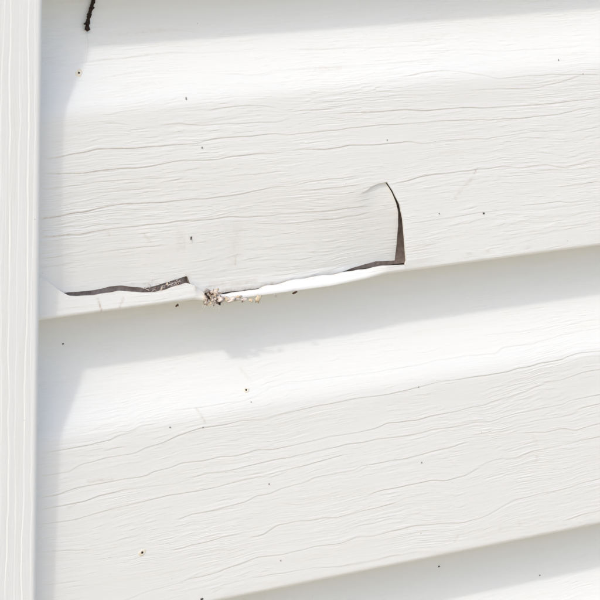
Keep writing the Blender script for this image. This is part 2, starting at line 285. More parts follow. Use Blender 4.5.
C_LINES = [(1.00, [(7.0, 66.70), (16.1, 66.67), (24.3, 66.76), (36.0, 67.46), (38.9, 68.32), (45.2, 68.71), (48.8, 70.55), (56.0, 70.64)]),
 (0.70, [(62.6, 74.17), (73.3, 73.70), (95.3, 73.57), (100.8, 74.26), (107.4, 76.35), (116.8, 77.44), (125.7, 76.76), (141.8, 76.44), (159.1, 76.19), (174.9, 76.13), (184.8, 76.93), (199.5, 76.87), (206.8, 76.59), (214.6, 76.08), (218.3, 77.80), (233.4, 77.57), (249.3, 78.90), (269.3, 79.47), (278.3, 79.46), (287.3, 79.48), (296.3, 79.02), (305.3, 79.00)]),
 (0.50, [(129.4, 86.91), (152.6, 86.76), (171.5, 86.43)]),
 (0.40, [(195.4, 85.42), (206.2, 85.32)]),
 (0.50, [(209.4, 83.03), (231.6, 82.06), (250.6, 82.19), (270.5, 82.26), (279.5, 82.06), (288.5, 82.90), (297.5, 82.96), (306.5, 82.87)]),
 (0.30, [(12.7, 87.24), (26.5, 86.59), (41.0, 86.20)]),
 (0.35, [(11.5, 83.50), (25.3, 82.84), (33.6, 82.83)]),
 (1.10, [(6.6, 58.73), (19.3, 58.48), (23.5, 60.22), (33.9, 61.25), (46.5, 61.26), (50.8, 62.48), (59.4, 63.65), (65.8, 65.32), (75.4, 66.39), (85.5, 66.12), (93.0, 66.76), (104.2, 65.61), (112.3, 66.76), (123.7, 67.50), (146.9, 68.03), (161.0, 67.51), (173.9, 68.53), (187.5, 69.30), (194.8, 68.94), (214.7, 68.96), (227.2, 69.35), (233.3, 69.97), (245.2, 70.27), (254.3, 71.82), (266.2, 71.21), (275.2, 70.95), (284.2, 70.66), (293.2, 70.30), (302.2, 70.14)]),
 (1.10, [(6.5, 50.87), (13.9, 50.83), (21.4, 52.24), (33.9, 52.37), (44.4, 52.45), (51.7, 52.12), (53.8, 53.09), (61.5, 53.62), (66.7, 54.71), (75.5, 54.19), (84.2, 54.60), (90.9, 54.02), (99.8, 54.81), (106.6, 53.85), (117.0, 54.26), (124.8, 54.68), (133.1, 55.23), (138.7, 54.84), (155.1, 55.44), (159.8, 56.53), (173.3, 55.86), (180.5, 56.43), (190.3, 56.48), (198.6, 57.12), (207.5, 57.11), (211.0, 58.22), (227.6, 59.41), (237.7, 62.07), (246.4, 62.15), (256.7, 63.84), (266.1, 63.86), (275.1, 63.99), (284.1, 63.93), (293.1, 64.18), (302.1, 64.13)]),
 (1.20, [(6.5, 46.57), (15.1, 46.69), (25.5, 46.92), (31.8, 47.97), (41.0, 48.40), (53.0, 48.08), (62.4, 47.41), (71.1, 48.34), (75.5, 49.18), (83.4, 48.77), (94.5, 49.39), (108.0, 49.89), (124.9, 50.31), (140.2, 51.01), (155.2, 51.01), (171.0, 50.36), (181.6, 51.03), (192.9, 50.65), (201.3, 51.08), (211.2, 50.31), (222.8, 51.52), (236.5, 52.27), (246.8, 51.89), (250.9, 53.36), (266.6, 53.52), (275.6, 53.56), (284.6, 53.97), (293.6, 54.13), (302.6, 54.02)]),
 (1.10, [(6.5, 41.36), (20.1, 40.69), (32.6, 42.02), (45.3, 42.64), (55.1, 43.35), (62.5, 43.72), (72.5, 43.33), (83.5, 43.55), (94.5, 44.52), (103.5, 44.32), (111.2, 45.27), (126.3, 46.12), (140.2, 47.37)]),
 (1.00, [(63.4, 33.96), (70.3, 34.92), (82.2, 35.15), (95.5, 36.11), (100.0, 37.51), (106.8, 37.62), (111.3, 38.83), (120.4, 39.37), (126.4, 40.59), (145.0, 40.73), (148.3, 41.99), (162.6, 41.67), (174.6, 41.89), (181.8, 42.81), (190.6, 42.93), (199.0, 44.12)]),
 (1.00, [(201.4, 46.14), (217.9, 46.83), (233.1, 47.54), (251.1, 47.50), (257.3, 49.49), (266.7, 50.06), (275.7, 50.23), (284.7, 50.52), (293.7, 51.11), (302.7, 51.12)]),
 (1.00, [(226.6, 43.44), (238.4, 42.21), (247.1, 42.61), (253.9, 40.87), (267.0, 41.91), (276.0, 42.14), (285.0, 42.59), (294.0, 42.51), (303.0, 42.53)]),
 (1.10, [(150.9, 30.04), (158.0, 30.90), (167.6, 31.03), (181.1, 31.37), (188.5, 30.08), (193.4, 30.34), (198.4, 30.80), (205.8, 32.89)]),
 (1.00, [(204.2, 33.50), (213.2, 34.99), (224.3, 34.19), (231.9, 35.71), (247.4, 35.73), (267.2, 36.60), (276.2, 36.98), (285.2, 37.23), (294.2, 37.33), (303.2, 37.56)]),
 (1.00, [(61.7, 23.09), (75.7, 23.65), (83.6, 24.25), (93.4, 24.39)]),
 (1.10, [(95.7, 22.52), (102.4, 22.21), (109.2, 24.94), (117.4, 25.18), (125.3, 24.53), (132.2, 24.41), (136.0, 23.44), (145.3, 24.31), (159.6, 24.65), (165.3, 25.14)]),
 (0.60, [(165.3, 25.14), (169.1, 26.31), (181.3, 26.64)]),
 (0.80, [(75.6, 25.70), (83.6, 25.57)]),
 (1.10, [(70.5, 10.83), (83.7, 11.63), (93.5, 13.23), (100.3, 14.21), (110.7, 13.46), (126.8, 14.12), (139.4, 13.25), (146.5, 14.84), (153.6, 13.91), (163.2, 14.15), (175.2, 14.61), (186.5, 13.64), (198.9, 12.10), (209.8, 13.19), (217.3, 15.64), (223.9, 17.45), (236.6, 17.94), (248.0, 17.85), (260.0, 18.91), (267.9, 19.38), (276.9, 18.89), (285.9, 19.29), (294.9, 19.16), (303.9, 18.81)]),
 (0.80, [(97.2, 6.93), (111.7, 6.42), (126.9, 6.02), (138.6, 4.48), (151.4, 4.32), (164.8, 4.49), (175.5, 4.33), (189.3, 1.71)]),
 (1.00, [(248.5, 4.98), (257.9, 5.77), (268.4, 6.19), (277.4, 6.40), (286.4, 6.68), (295.4, 6.64), (304.4, 6.42)]),
 (0.80, [(6.0, 31.35), (16.3, 30.41), (27.6, 28.96)]),
 (0.80, [(45.7, 21.98), (50.0, 23.13), (60.4, 23.12)]),
 (0.60, [(6.0, 19.43), (24.6, 18.13)]),
 (0.70, [(41.5, 7.91), (53.1, 9.65), (66.1, 10.44), (74.8, 12.35)]),
 (0.70, [(110.5, 33.09), (121.9, 30.58)]),
 (0.30, [(7.9, 73.39), (20.2, 73.47), (30.6, 73.49)]),
 (0.63, [(356.2, 99.90), (369.4, 99.66), (382.6, 99.88), (390.7, 99.49), (401.4, 99.92), (408.2, 100.09), (415.0, 100.28), (421.8, 100.84), (431.3, 101.27), (443.7, 101.28), (452.8, 102.94), (459.0, 103.29), (465.9, 103.42)]),
 (0.88, [(396.9, 62.95), (406.5, 63.15), (420.1, 63.47), (426.9, 63.24), (434.9, 62.94), (443.3, 63.20), (456.5, 63.94), (463.6, 63.73), (470.9, 64.91), (478.9, 65.29), (492.0, 65.63), (498.3, 65.81), (509.6, 65.53), (516.5, 65.96), (524.8, 66.71), (533.8, 66.40), (546.4, 66.96), (554.3, 67.63), (561.7, 68.82), (574.5, 68.24), (587.8, 67.35)]),
 (0.68, [(386.0, 78.84), (392.4, 79.30), (404.0, 80.36), (410.4, 81.18), (420.8, 81.58), (431.4, 81.98), (443.0, 81.50), (449.1, 82.39), (461.6, 82.94), (471.3, 82.73), (482.7, 83.01), (491.5, 83.47), (501.5, 83.00), (514.1, 83.06), (524.0, 82.23), (532.3, 81.89), (540.9, 82.11), (550.6, 82.02)]),
 (0.78, [(393.7, 16.31), (402.9, 16.83), (410.0, 17.61), (416.1, 19.00), (429.4, 19.46), (440.9, 19.74), (452.9, 20.05), (463.6, 19.94), (474.0, 20.80), (480.1, 20.61), (488.9, 21.28), (498.8, 21.27), (508.6, 21.98), (519.9, 23.12), (530.2, 23.19), (536.4, 23.40), (549.0, 24.22), (561.0, 25.27), (571.5, 25.36), (578.4, 25.63), (591.2, 25.59)]),
 (0.66, [(342.5, 31.33), (355.9, 32.27), (363.0, 32.88), (369.5, 32.45), (379.1, 33.64), (385.6, 33.89), (398.1, 33.55), (407.7, 33.96), (421.3, 34.72), (429.5, 35.12)]),
 (0.90, [(398.3, 73.25), (405.7, 74.30), (414.2, 74.84), (426.3, 74.30), (436.3, 75.42), (449.4, 75.93), (458.2, 75.71), (466.5, 76.83), (480.4, 77.83), (490.7, 77.69), (503.1, 77.36)]),
 (0.84, [(413.7, 22.82), (422.1, 22.44), (434.5, 22.68), (447.5, 22.65), (457.1, 22.27), (465.2, 22.12), (474.2, 21.91), (480.5, 21.39), (491.7, 21.91), (499.5, 22.74), (505.7, 22.54), (518.4, 22.74), (531.4, 23.94), (539.2, 23.69), (552.7, 23.27)]),
 (0.56, [(313.4, 15.22), (326.1, 15.97), (339.8, 16.04), (349.5, 16.21), (356.9, 16.02), (367.4, 16.77), (376.1, 17.41), (387.0, 17.62)]),
 (0.47, [(309.3, 40.83), (320.2, 40.53), (328.1, 41.00), (336.5, 41.14), (343.2, 40.69), (349.9, 40.44), (356.1, 41.21), (364.5, 41.65), (374.0, 40.81), (382.4, 41.11)]),
 (0.51, [(300.4, 71.17), (311.4, 70.95), (324.1, 70.54), (335.7, 71.93), (345.4, 72.71), (359.2, 73.31), (367.3, 74.90), (378.4, 75.55), (386.5, 75.56), (400.4, 74.62), (407.2, 75.73), (416.3, 75.92), (425.8, 75.53), (437.6, 75.12), (445.6, 75.06), (457.6, 76.18), (464.6, 77.37), (475.1, 77.78), (487.2, 78.11)]),
 (0.77, [(369.8, 41.54), (382.1, 42.08), (393.4, 41.75), (405.6, 42.92), (417.0, 43.18), (423.3, 42.56), (435.4, 41.75), (443.2, 41.11), (455.7, 41.02)]),
 (0.83, [(341.3, 61.82), (349.7, 62.21), (360.6, 62.16), (371.1, 62.69), (384.5, 63.16), (391.0, 63.27), (402.0, 63.48), (408.9, 63.86), (420.0, 64.04), (433.7, 65.65), (442.8, 66.12), (451.1, 67.11)]),
 (0.69, [(363.9, 27.00), (370.5, 27.59), (377.2, 26.99), (383.6, 27.69), (390.5, 27.62), (398.9, 27.04), (410.0, 27.42), (421.8, 27.68), (435.4, 28.00), (443.2, 27.87), (457.0, 27.60), (470.8, 27.53), (483.3, 27.19), (496.6, 27.09), (509.1, 27.09), (522.7, 27.82), (530.0, 28.76), (537.4, 28.34)]),
 (0.86, [(388.0, 61.49), (396.0, 60.79), (407.0, 61.49), (417.1, 60.72), (426.3, 59.89), (438.2, 61.38), (450.8, 60.69), (457.8, 61.16), (467.1, 61.70), (474.8, 61.78), (488.2, 61.35), (500.1, 60.83), (512.0, 60.90)]),
 (0.65, [(340.1, 17.64), (347.7, 17.94), (359.3, 18.52), (368.4, 18.61), (381.7, 18.10), (394.0, 19.00), (403.6, 19.15), (411.8, 19.09), (419.5, 19.04), (427.4, 19.19), (440.7, 20.65), (453.0, 20.64), (466.0, 21.86), (473.8, 22.16), (481.9, 21.48), (488.4, 21.57)]),
 (0.74, [(375.3, 69.86), (387.0, 69.21), (399.6, 69.45), (409.7, 69.41), (416.2, 70.24), (423.7, 70.09), (434.7, 71.32)]),
 (0.47, [(354.2, 22.77), (366.1, 23.09), (376.4, 22.82), (384.2, 23.73), (391.1, 24.08), (404.9, 23.63), (414.5, 24.39), (425.5, 26.22), (437.1, 25.75), (447.5, 26.27), (457.7, 25.24), (467.6, 25.76), (473.8, 25.58), (480.3, 25.42), (489.3, 25.48), (497.8, 25.37), (507.5, 26.21)]),
 (0.68, [(350.3, 59.79), (357.3, 60.20), (369.9, 59.64), (382.0, 59.07), (394.9, 58.78), (401.3, 59.47), (415.1, 60.58), (425.6, 60.82)])]
D_LINES = [(0.51, [(134.2, 64.50), (147.0, 64.82), (156.8, 64.90), (168.4, 65.45), (181.3, 65.52), (191.8, 65.85), (202.7, 66.47), (210.2, 65.68), (222.2, 65.31), (235.6, 64.29), (248.4, 64.91), (262.1, 63.82), (274.4, 64.21), (280.8, 65.37), (287.5, 65.78), (295.2, 66.82), (302.2, 66.80), (312.2, 68.01)]),
 (0.77, [(93.5, 62.28), (105.0, 63.30), (115.7, 63.15), (127.1, 63.48), (137.5, 62.93), (147.5, 63.13), (157.3, 63.78), (169.5, 63.79), (175.7, 63.85), (183.3, 63.57), (192.4, 63.70), (205.7, 64.04), (214.5, 65.14), (224.3, 64.11), (234.7, 63.95), (245.2, 62.78)]),
 (0.87, [(144.5, 71.17), (154.4, 72.59), (162.5, 73.25), (171.0, 74.51), (181.7, 75.53), (191.2, 75.62), (202.8, 76.72), (210.2, 76.74), (219.4, 77.23), (228.1, 76.87), (241.6, 78.55), (248.7, 78.41), (257.4, 77.81), (267.7, 78.52), (274.7, 78.92), (286.1, 79.21), (300.1, 79.25), (310.4, 79.51), (316.8, 79.43)]),
 (0.62, [(92.3, 62.83), (101.6, 64.04), (109.5, 64.76), (118.7, 65.04), (130.4, 65.89), (139.3, 66.18), (149.3, 66.21)]),
 (0.47, [(155.8, 102.45), (161.8, 102.42), (174.0, 103.06), (184.5, 103.49), (197.5, 104.66), (207.9, 105.49), (219.2, 105.11), (230.6, 104.60), (242.8, 105.42), (249.1, 105.99), (261.9, 106.35), (273.1, 106.39), (281.9, 107.04), (288.5, 107.63)]),
 (0.83, [(11.9, 77.65), (20.1, 77.87), (31.4, 77.96), (41.3, 78.05), (53.0, 78.15), (65.5, 79.03), (75.0, 78.06), (83.2, 78.18), (90.9, 78.70), (98.3, 77.84), (111.5, 77.95), (118.6, 77.41), (127.9, 78.05), (139.8, 77.86), (150.9, 77.72), (159.7, 78.04), (170.3, 77.77), (180.4, 79.35), (189.9, 79.62)]),
 (0.47, [(177.8, 71.71), (185.4, 71.20), (195.3, 71.33), (208.3, 70.97), (220.8, 71.51), (234.1, 72.16), (244.6, 72.79), (254.6, 73.49), (267.9, 73.63)]),
 (0.76, [(16.5, 102.20), (26.7, 102.35), (36.7, 103.28), (48.7, 103.70), (56.4, 103.41), (66.4, 103.93), (78.6, 104.26), (90.4, 104.12), (98.3, 103.78), (112.2, 103.93), (123.8, 104.16), (131.6, 104.02), (140.8, 103.52), (150.5, 103.94), (164.0, 103.13), (177.6, 103.84)]),
 (0.57, [(-9.4, 89.82), (1.6, 90.55), (8.8, 91.08), (19.8, 91.46), (32.4, 91.46), (40.4, 90.72), (51.6, 90.26), (59.6, 90.86), (67.6, 92.81), (78.4, 92.63), (90.0, 93.04), (98.6, 93.90), (106.5, 92.27)]),
 (0.44, [(142.5, 63.73), (149.1, 64.05), (159.1, 64.32), (170.2, 64.58), (176.7, 64.30), (190.4, 64.84), (200.1, 64.84), (210.8, 65.48), (221.1, 65.85), (231.2, 66.76), (238.6, 66.90), (245.6, 66.57), (257.3, 66.36), (264.3, 65.83), (276.6, 66.13), (283.1, 66.73), (295.3, 67.39), (302.9, 68.63), (315.2, 68.76), (325.4, 68.81)]),
 (0.50, [(4.2, 92.24), (15.2, 91.29), (23.6, 91.97), (31.7, 92.50), (44.4, 92.47), (52.0, 93.49), (61.2, 93.39), (75.0, 93.50), (82.8, 93.98), (92.7, 95.04), (101.5, 95.82), (112.9, 96.72), (120.9, 97.01), (127.3, 97.67), (133.8, 98.77), (146.0, 100.18)]),
 (0.74, [(-1.3, 97.76), (7.4, 97.64), (15.5, 98.45), (27.1, 98.71), (37.2, 99.03), (47.8, 98.60), (58.4, 98.87), (72.0, 98.72), (81.0, 99.21)])]
A_LINES = [(0.40, [(97.8, 24.91), (108.7, 24.34), (121.0, 24.30), (128.5, 24.23), (134.8, 24.40), (144.9, 25.23), (155.6, 25.15), (163.8, 26.05)]),
 (0.89, [(39.9, 4.34), (50.3, 4.97), (61.9, 5.12), (73.1, 6.36), (83.1, 6.50), (96.1, 5.33), (108.2, 5.53), (120.6, 6.20), (129.6, 6.27), (136.9, 5.72), (148.6, 6.56), (159.4, 5.91), (170.8, 6.09), (184.3, 6.12), (193.4, 6.23), (205.1, 6.66), (212.0, 7.68), (218.4, 8.53)]),
 (0.86, [(2.9, 26.56), (13.0, 27.07), (25.2, 28.28), (32.4, 28.32), (39.6, 28.25), (49.8, 28.45), (62.3, 29.80), (69.7, 30.03), (77.8, 30.63), (91.8, 30.41), (98.9, 30.94), (104.9, 30.84), (111.5, 31.35)]),
 (0.88, [(160.4, 3.80), (171.6, 4.18), (177.7, 3.65), (186.1, 4.86), (196.4, 5.30), (207.5, 5.97), (217.3, 7.14), (229.9, 8.10), (239.9, 8.07), (251.1, 8.80), (260.6, 8.78), (269.1, 7.95), (275.9, 8.50), (288.9, 9.40), (300.6, 8.79), (307.0, 8.95), (316.8, 9.74)]),
 (0.67, [(125.0, 20.64), (132.9, 20.31), (141.1, 20.98), (148.4, 21.42), (154.9, 21.93), (163.6, 22.91), (175.4, 22.67), (183.0, 22.61), (194.2, 23.44), (203.9, 23.17), (216.4, 24.13), (225.1, 24.99), (232.4, 25.65), (238.7, 26.31), (246.0, 25.92), (253.5, 26.13)]),
 (0.81, [(13.7, 11.09), (20.3, 11.10), (31.7, 10.82), (43.4, 11.19), (49.5, 10.59), (57.8, 11.21), (67.7, 12.12), (74.2, 12.52), (81.5, 14.17), (93.0, 13.83), (106.0, 13.94), (112.2, 12.72), (123.5, 12.54), (133.6, 12.66)]),
 (0.77, [(264.5, 7.03), (277.1, 7.39), (284.6, 8.50), (297.5, 9.31), (303.9, 9.78), (313.4, 9.48), (320.8, 9.79), (333.9, 9.73)]),
 (0.61, [(302.4, 7.89), (310.4, 8.01), (320.5, 9.21), (328.9, 10.15), (339.0, 10.05), (351.9, 10.04), (365.7, 9.89), (374.3, 11.06), (387.0, 10.74), (398.2, 10.47), (408.0, 10.60), (414.6, 12.35), (428.0, 13.95), (435.1, 13.95), (445.0, 15.18), (455.3, 15.43), (466.7, 15.51), (477.6, 15.66), (484.2, 15.01)]),
 (0.45, [(329.5, 9.60), (337.6, 9.71), (348.9, 8.61), (356.0, 8.73), (363.2, 9.74), (371.5, 8.84), (379.7, 9.16), (390.7, 8.59), (402.5, 9.12), (413.2, 9.31), (421.8, 10.57), (430.6, 10.56), (437.5, 10.66), (446.6, 10.15), (453.1, 9.58), (465.3, 9.86)]),
 (0.86, [(264.0, 23.72), (272.5, 24.47), (284.9, 24.35), (291.3, 24.33), (304.9, 24.40), (317.2, 24.54), (330.2, 25.26), (343.6, 25.46), (351.5, 25.01), (357.6, 24.26), (366.9, 23.56), (379.3, 23.44), (392.3, 24.59), (399.6, 25.18), (407.6, 25.24), (415.1, 24.36), (427.2, 25.53), (436.4, 25.41)]),
 (0.64, [(317.1, 11.04), (328.9, 11.11), (335.5, 10.95), (342.9, 10.12), (351.9, 10.74), (362.1, 11.30), (370.9, 10.48), (377.7, 11.34), (389.3, 11.66), (401.4, 12.19), (411.4, 12.09), (422.6, 12.38), (432.7, 11.47)]),
 (0.46, [(328.0, 20.60), (334.3, 20.84), (343.8, 20.60), (354.4, 21.23), (360.6, 22.30), (372.5, 23.06), (385.1, 22.80), (395.6, 23.27)])]
POST_LINES = [(1.20, [(-176.0, -12.80), (-170.6, -13.41), (-161.6, -13.69), (-156.2, -13.22), (-151.1, -13.27), (-140.0, -13.24), (-132.3, -13.55), (-118.1, -13.64), (-105.5, -13.54), (-93.5, -13.13), (-87.2, -13.09), (-79.2, -12.67), (-67.1, -12.68), (-61.5, -12.32), (-51.8, -12.33), (-42.3, -12.12), (-36.9, -12.35), (-29.9, -12.48), (-23.1, -12.15), (-13.5, -12.45), (-6.0, -12.85), (5.1, -12.60), (16.4, -12.52), (31.2, -12.18), (41.5, -12.73), (55.9, -12.92), (69.1, -12.75), (75.9, -12.88), (85.9, -13.21), (93.0, -12.86), (98.7, -12.73), (111.7, -12.85), (123.0, -13.08), (132.6, -13.15), (141.9, -13.05), (149.3, -12.48), (162.1, -12.77), (174.6, -13.01)]),
 (1.20, [(-176.0, -6.20), (-170.4, -6.19), (-156.0, -5.92), (-141.8, -6.28), (-129.0, -6.15), (-115.5, -6.39), (-107.3, -6.36), (-100.7, -6.38), (-93.1, -6.20), (-86.0, -6.74), (-73.5, -6.71), (-68.4, -6.39), (-54.4, -6.02), (-44.4, -6.04), (-37.2, -5.93), (-29.7, -5.96), (-20.4, -6.18), (-14.1, -5.97), (-8.9, -5.81), (3.3, -5.35), (16.0, -5.30), (28.9, -5.34), (40.0, -5.43), (53.4, -5.58), (61.0, -5.68), (66.4, -5.49), (78.1, -5.48), (88.7, -5.91), (94.0, -5.84), (102.0, -5.93), (111.4, -5.74), (120.2, -6.11), (128.3, -6.46), (133.4, -6.55), (143.6, -6.29), (149.1, -6.28), (154.2, -6.51), (162.7, -6.36), (174.4, -6.48)]),
 (0.60, [(-176.0, -9.40), (-170.6, -9.06), (-157.0, -9.70), (-149.2, -10.09), (-141.6, -10.06), (-129.4, -9.75), (-122.2, -9.40), (-111.2, -9.25), (-102.7, -9.15), (-90.6, -9.53), (-77.5, -9.36), (-71.7, -9.31), (-59.7, -9.13), (-49.6, -9.39), (-37.0, -9.98), (-26.6, -9.68), (-15.3, -9.75), (-7.8, -9.42), (0.8, -9.68), (8.4, -9.55), (22.0, -9.34), (33.5, -9.35), (39.0, -9.15), (53.7, -9.10), (62.3, -9.32), (67.4, -9.23), (72.7, -8.53), (78.1, -8.90), (87.5, -9.30), (92.9, -9.11), (107.4, -9.25), (119.5, -9.24), (124.9, -8.81), (134.8, -9.01), (144.4, -8.56), (150.1, -8.65), (159.3, -8.79), (168.5, -8.44), (176.2, -9.06)]),
 (0.60, [(-176.0, -3.30), (-166.3, -3.07), (-151.4, -2.56), (-139.3, -2.63), (-131.9, -2.58), (-123.3, -2.55), (-110.3, -2.38), (-105.2, -2.67), (-93.7, -2.92), (-80.5, -3.09), (-74.7, -3.01), (-62.9, -2.78), (-52.3, -3.21), (-45.2, -2.91), (-31.6, -3.29), (-19.8, -3.54), (-10.7, -3.70), (1.0, -3.89), (14.9, -3.84), (23.4, -3.40), (30.9, -3.22), (42.5, -3.04), (55.6, -3.14), (70.2, -2.96), (80.1, -2.99), (86.5, -3.03), (93.1, -3.35), (98.1, -3.24), (109.8, -3.49), (121.0, -3.27), (131.5, -3.39), (142.6, -3.72), (148.0, -3.25), (161.5, -3.43), (167.5, -3.21), (174.4, -2.91)]),
 (0.70, [(-176.0, -15.60), (-162.9, -15.36), (-149.9, -15.02), (-141.3, -15.34), (-130.1, -15.53), (-121.5, -15.80), (-115.0, -15.91), (-102.1, -15.64), (-88.4, -15.38), (-81.4, -15.56), (-70.7, -15.41), (-65.1, -15.55), (-58.8, -15.20), (-51.9, -15.27), (-38.8, -15.37), (-24.5, -15.23), (-12.9, -15.41), (-5.2, -15.74), (6.6, -15.69), (20.4, -16.29), (32.8, -16.36), (45.1, -16.43), (52.8, -16.16), (60.7, -16.53), (75.0, -16.35), (80.2, -16.31), (94.0, -15.93), (101.6, -15.59), (114.2, -15.08), (127.5, -15.37), (137.1, -15.50), (148.9, -15.99), (159.7, -16.38), (167.6, -16.11), (173.3, -15.59), (178.9, -15.81)]),
 (0.60, [(-176.0, -19.00), (-165.6, -19.11), (-158.9, -19.38), (-147.6, -19.44), (-142.5, -19.61), (-134.2, -19.62), (-119.6, -19.28), (-106.8, -19.44), (-93.4, -19.34), (-82.6, -19.42), (-74.8, -19.37), (-67.7, -19.00), (-54.6, -19.00), (-46.6, -19.12), (-34.6, -18.87), (-28.9, -19.28), (-23.2, -19.32), (-16.5, -19.43), (-10.7, -19.57), (4.0, -19.37), (16.2, -19.54), (25.6, -19.75), (37.2, -19.27), (45.0, -19.19), (56.4, -19.32), (67.9, -19.29), (75.2, -19.08), (85.7, -19.08), (90.7, -19.42), (98.1, -18.91), (110.4, -19.10), (123.5, -18.68), (136.8, -18.40), (144.5, -18.14), (152.3, -18.46), (164.3, -18.47), (171.4, -18.06)])]
STRIP_TOP = [(-13.00, 21.00), (6.15, 15.11), (9.36, 13.02), (14.19, 9.17), (17.44, 7.58), (21.51, 6.91), (27.67, 6.44), (33.86, 6.70), (38.84, 6.89), (47.63, 5.13), (53.54, 4.90), (57.77, 5.04), (62.03, 5.83), (66.73, 6.57), (70.17, 5.29), (74.07, 2.51), (82.76, 1.73), (99.02, 1.94), (120.52, 2.90), (134.20, 2.87), (142.50, 2.95), (150.39, 3.23), (155.53, 3.51), (164.49, 2.90)]
FLAP_BOTTOM = [(-13.00, 15.00), (7.06, 12.28), (10.46, 10.46), (14.89, 8.09), (16.70, 8.26), (20.31, 8.14), (29.88, 7.74), (36.18, 8.34), (41.25, 7.87), (50.05, 6.15), (55.90, 6.28), (60.09, 6.99), (64.31, 7.69), (68.52, 8.62), (69.81, 5.42), (74.14, 2.24), (80.71, 0.73), (91.77, 0.42), (114.37, 0.86), (133.00, 1.40), (139.13, 2.23), (142.91, 2.93), (149.10, 3.81), (154.78, 4.43), (163.37, 3.69)]
RIGHT_EDGE = [(155.33, 34.84), (158.21, 31.22), (161.62, 25.68), (163.16, 19.92), (164.04, 12.32), (164.94, 3.94), (164.49, 2.90)]
FLAP_EDGE = [(155.33, 34.84), (158.71, 30.23), (160.99, 26.21), (162.40, 22.62), (163.15, 17.52), (163.67, 7.74), (163.62, 3.48)]
FLAP_PUSH = [(-13.00, 1.30), (6.00, 1.40), (10.00, 1.70), (15.00, 2.40), (20.00, 3.20), (45.00, 3.70), (66.00, 3.30), (70.00, 3.20), (76.00, 3.20), (84.00, 3.30), (105.00, 3.60), (120.00, 4.00), (135.00, 4.50), (150.00, 5.00), (164.00, 5.20), (170.00, 5.20)]
B_MARKS = [([(80.71, 0.98), (91.77, 0.67), (114.37, 1.11), (133.00, 1.65)], 0.35, 0.85), ([(28.90, 5.24), (30.55, 0.46)], 0.35, 0.70), ([(39.68, 4.38), (38.01, 1.38)], 0.40, 0.45), ([(198.16, 36.29), (196.76, 34.14)], 0.30, 0.70), ([(195.83, 32.70), (188.26, 26.57)], 0.80, 0.22), ([(188.28, 25.82), (187.79, 26.24)], 0.50, 0.35), ([(89.11, 23.51), (88.35, 12.01)], 2.20, 0.13), ([(89.64, 14.05), (89.24, 10.46)], 0.35, 0.45), ([(64.49, 24.88), (64.95, 19.48)], 1.60, 0.14), ([(66.22, 22.21), (66.66, 18.59)], 0.50, 0.20), ([(49.69, 25.30), (52.22, 22.56)], 0.50, 0.25), ([(78.39, 3.66), (98.12, 2.95)], 1.20, 0.22), ([(27.66, 0.09), (84.99, -1.07)], 0.80, 0.12), ([(33.87, 28.29), (34.70, 26.80)], 0.50, 0.20), ([(68.43, 8.72), (70.17, 4.57)], 0.90, 0.35)]
C_MARKS = [([(234.58, 33.12), (234.13, 31.18)], 0.90, 0.22), ([(232.26, 41.06), (234.40, 38.36)], 0.70, 0.12), ([(26.77, 53.78), (36.82, 53.03)], 0.70, 0.22), ([(18.44, 45.28), (21.76, 46.22)], 0.60, 0.22), ([(73.65, 73.49), (77.11, 67.44)], 0.35, 0.35), ([(96.70, 84.12), (99.63, 79.76)], 0.70, 0.12), ([(239.19, 18.77), (240.77, 17.72)], 1.20, 0.08), ([(194.11, 5.30), (195.54, 7.46)], 0.50, 0.20), ([(216.62, 6.13), (216.58, 7.34)], 0.60, 0.15), ([(226.77, 6.55), (225.68, 8.73)], 0.60, 0.15)]
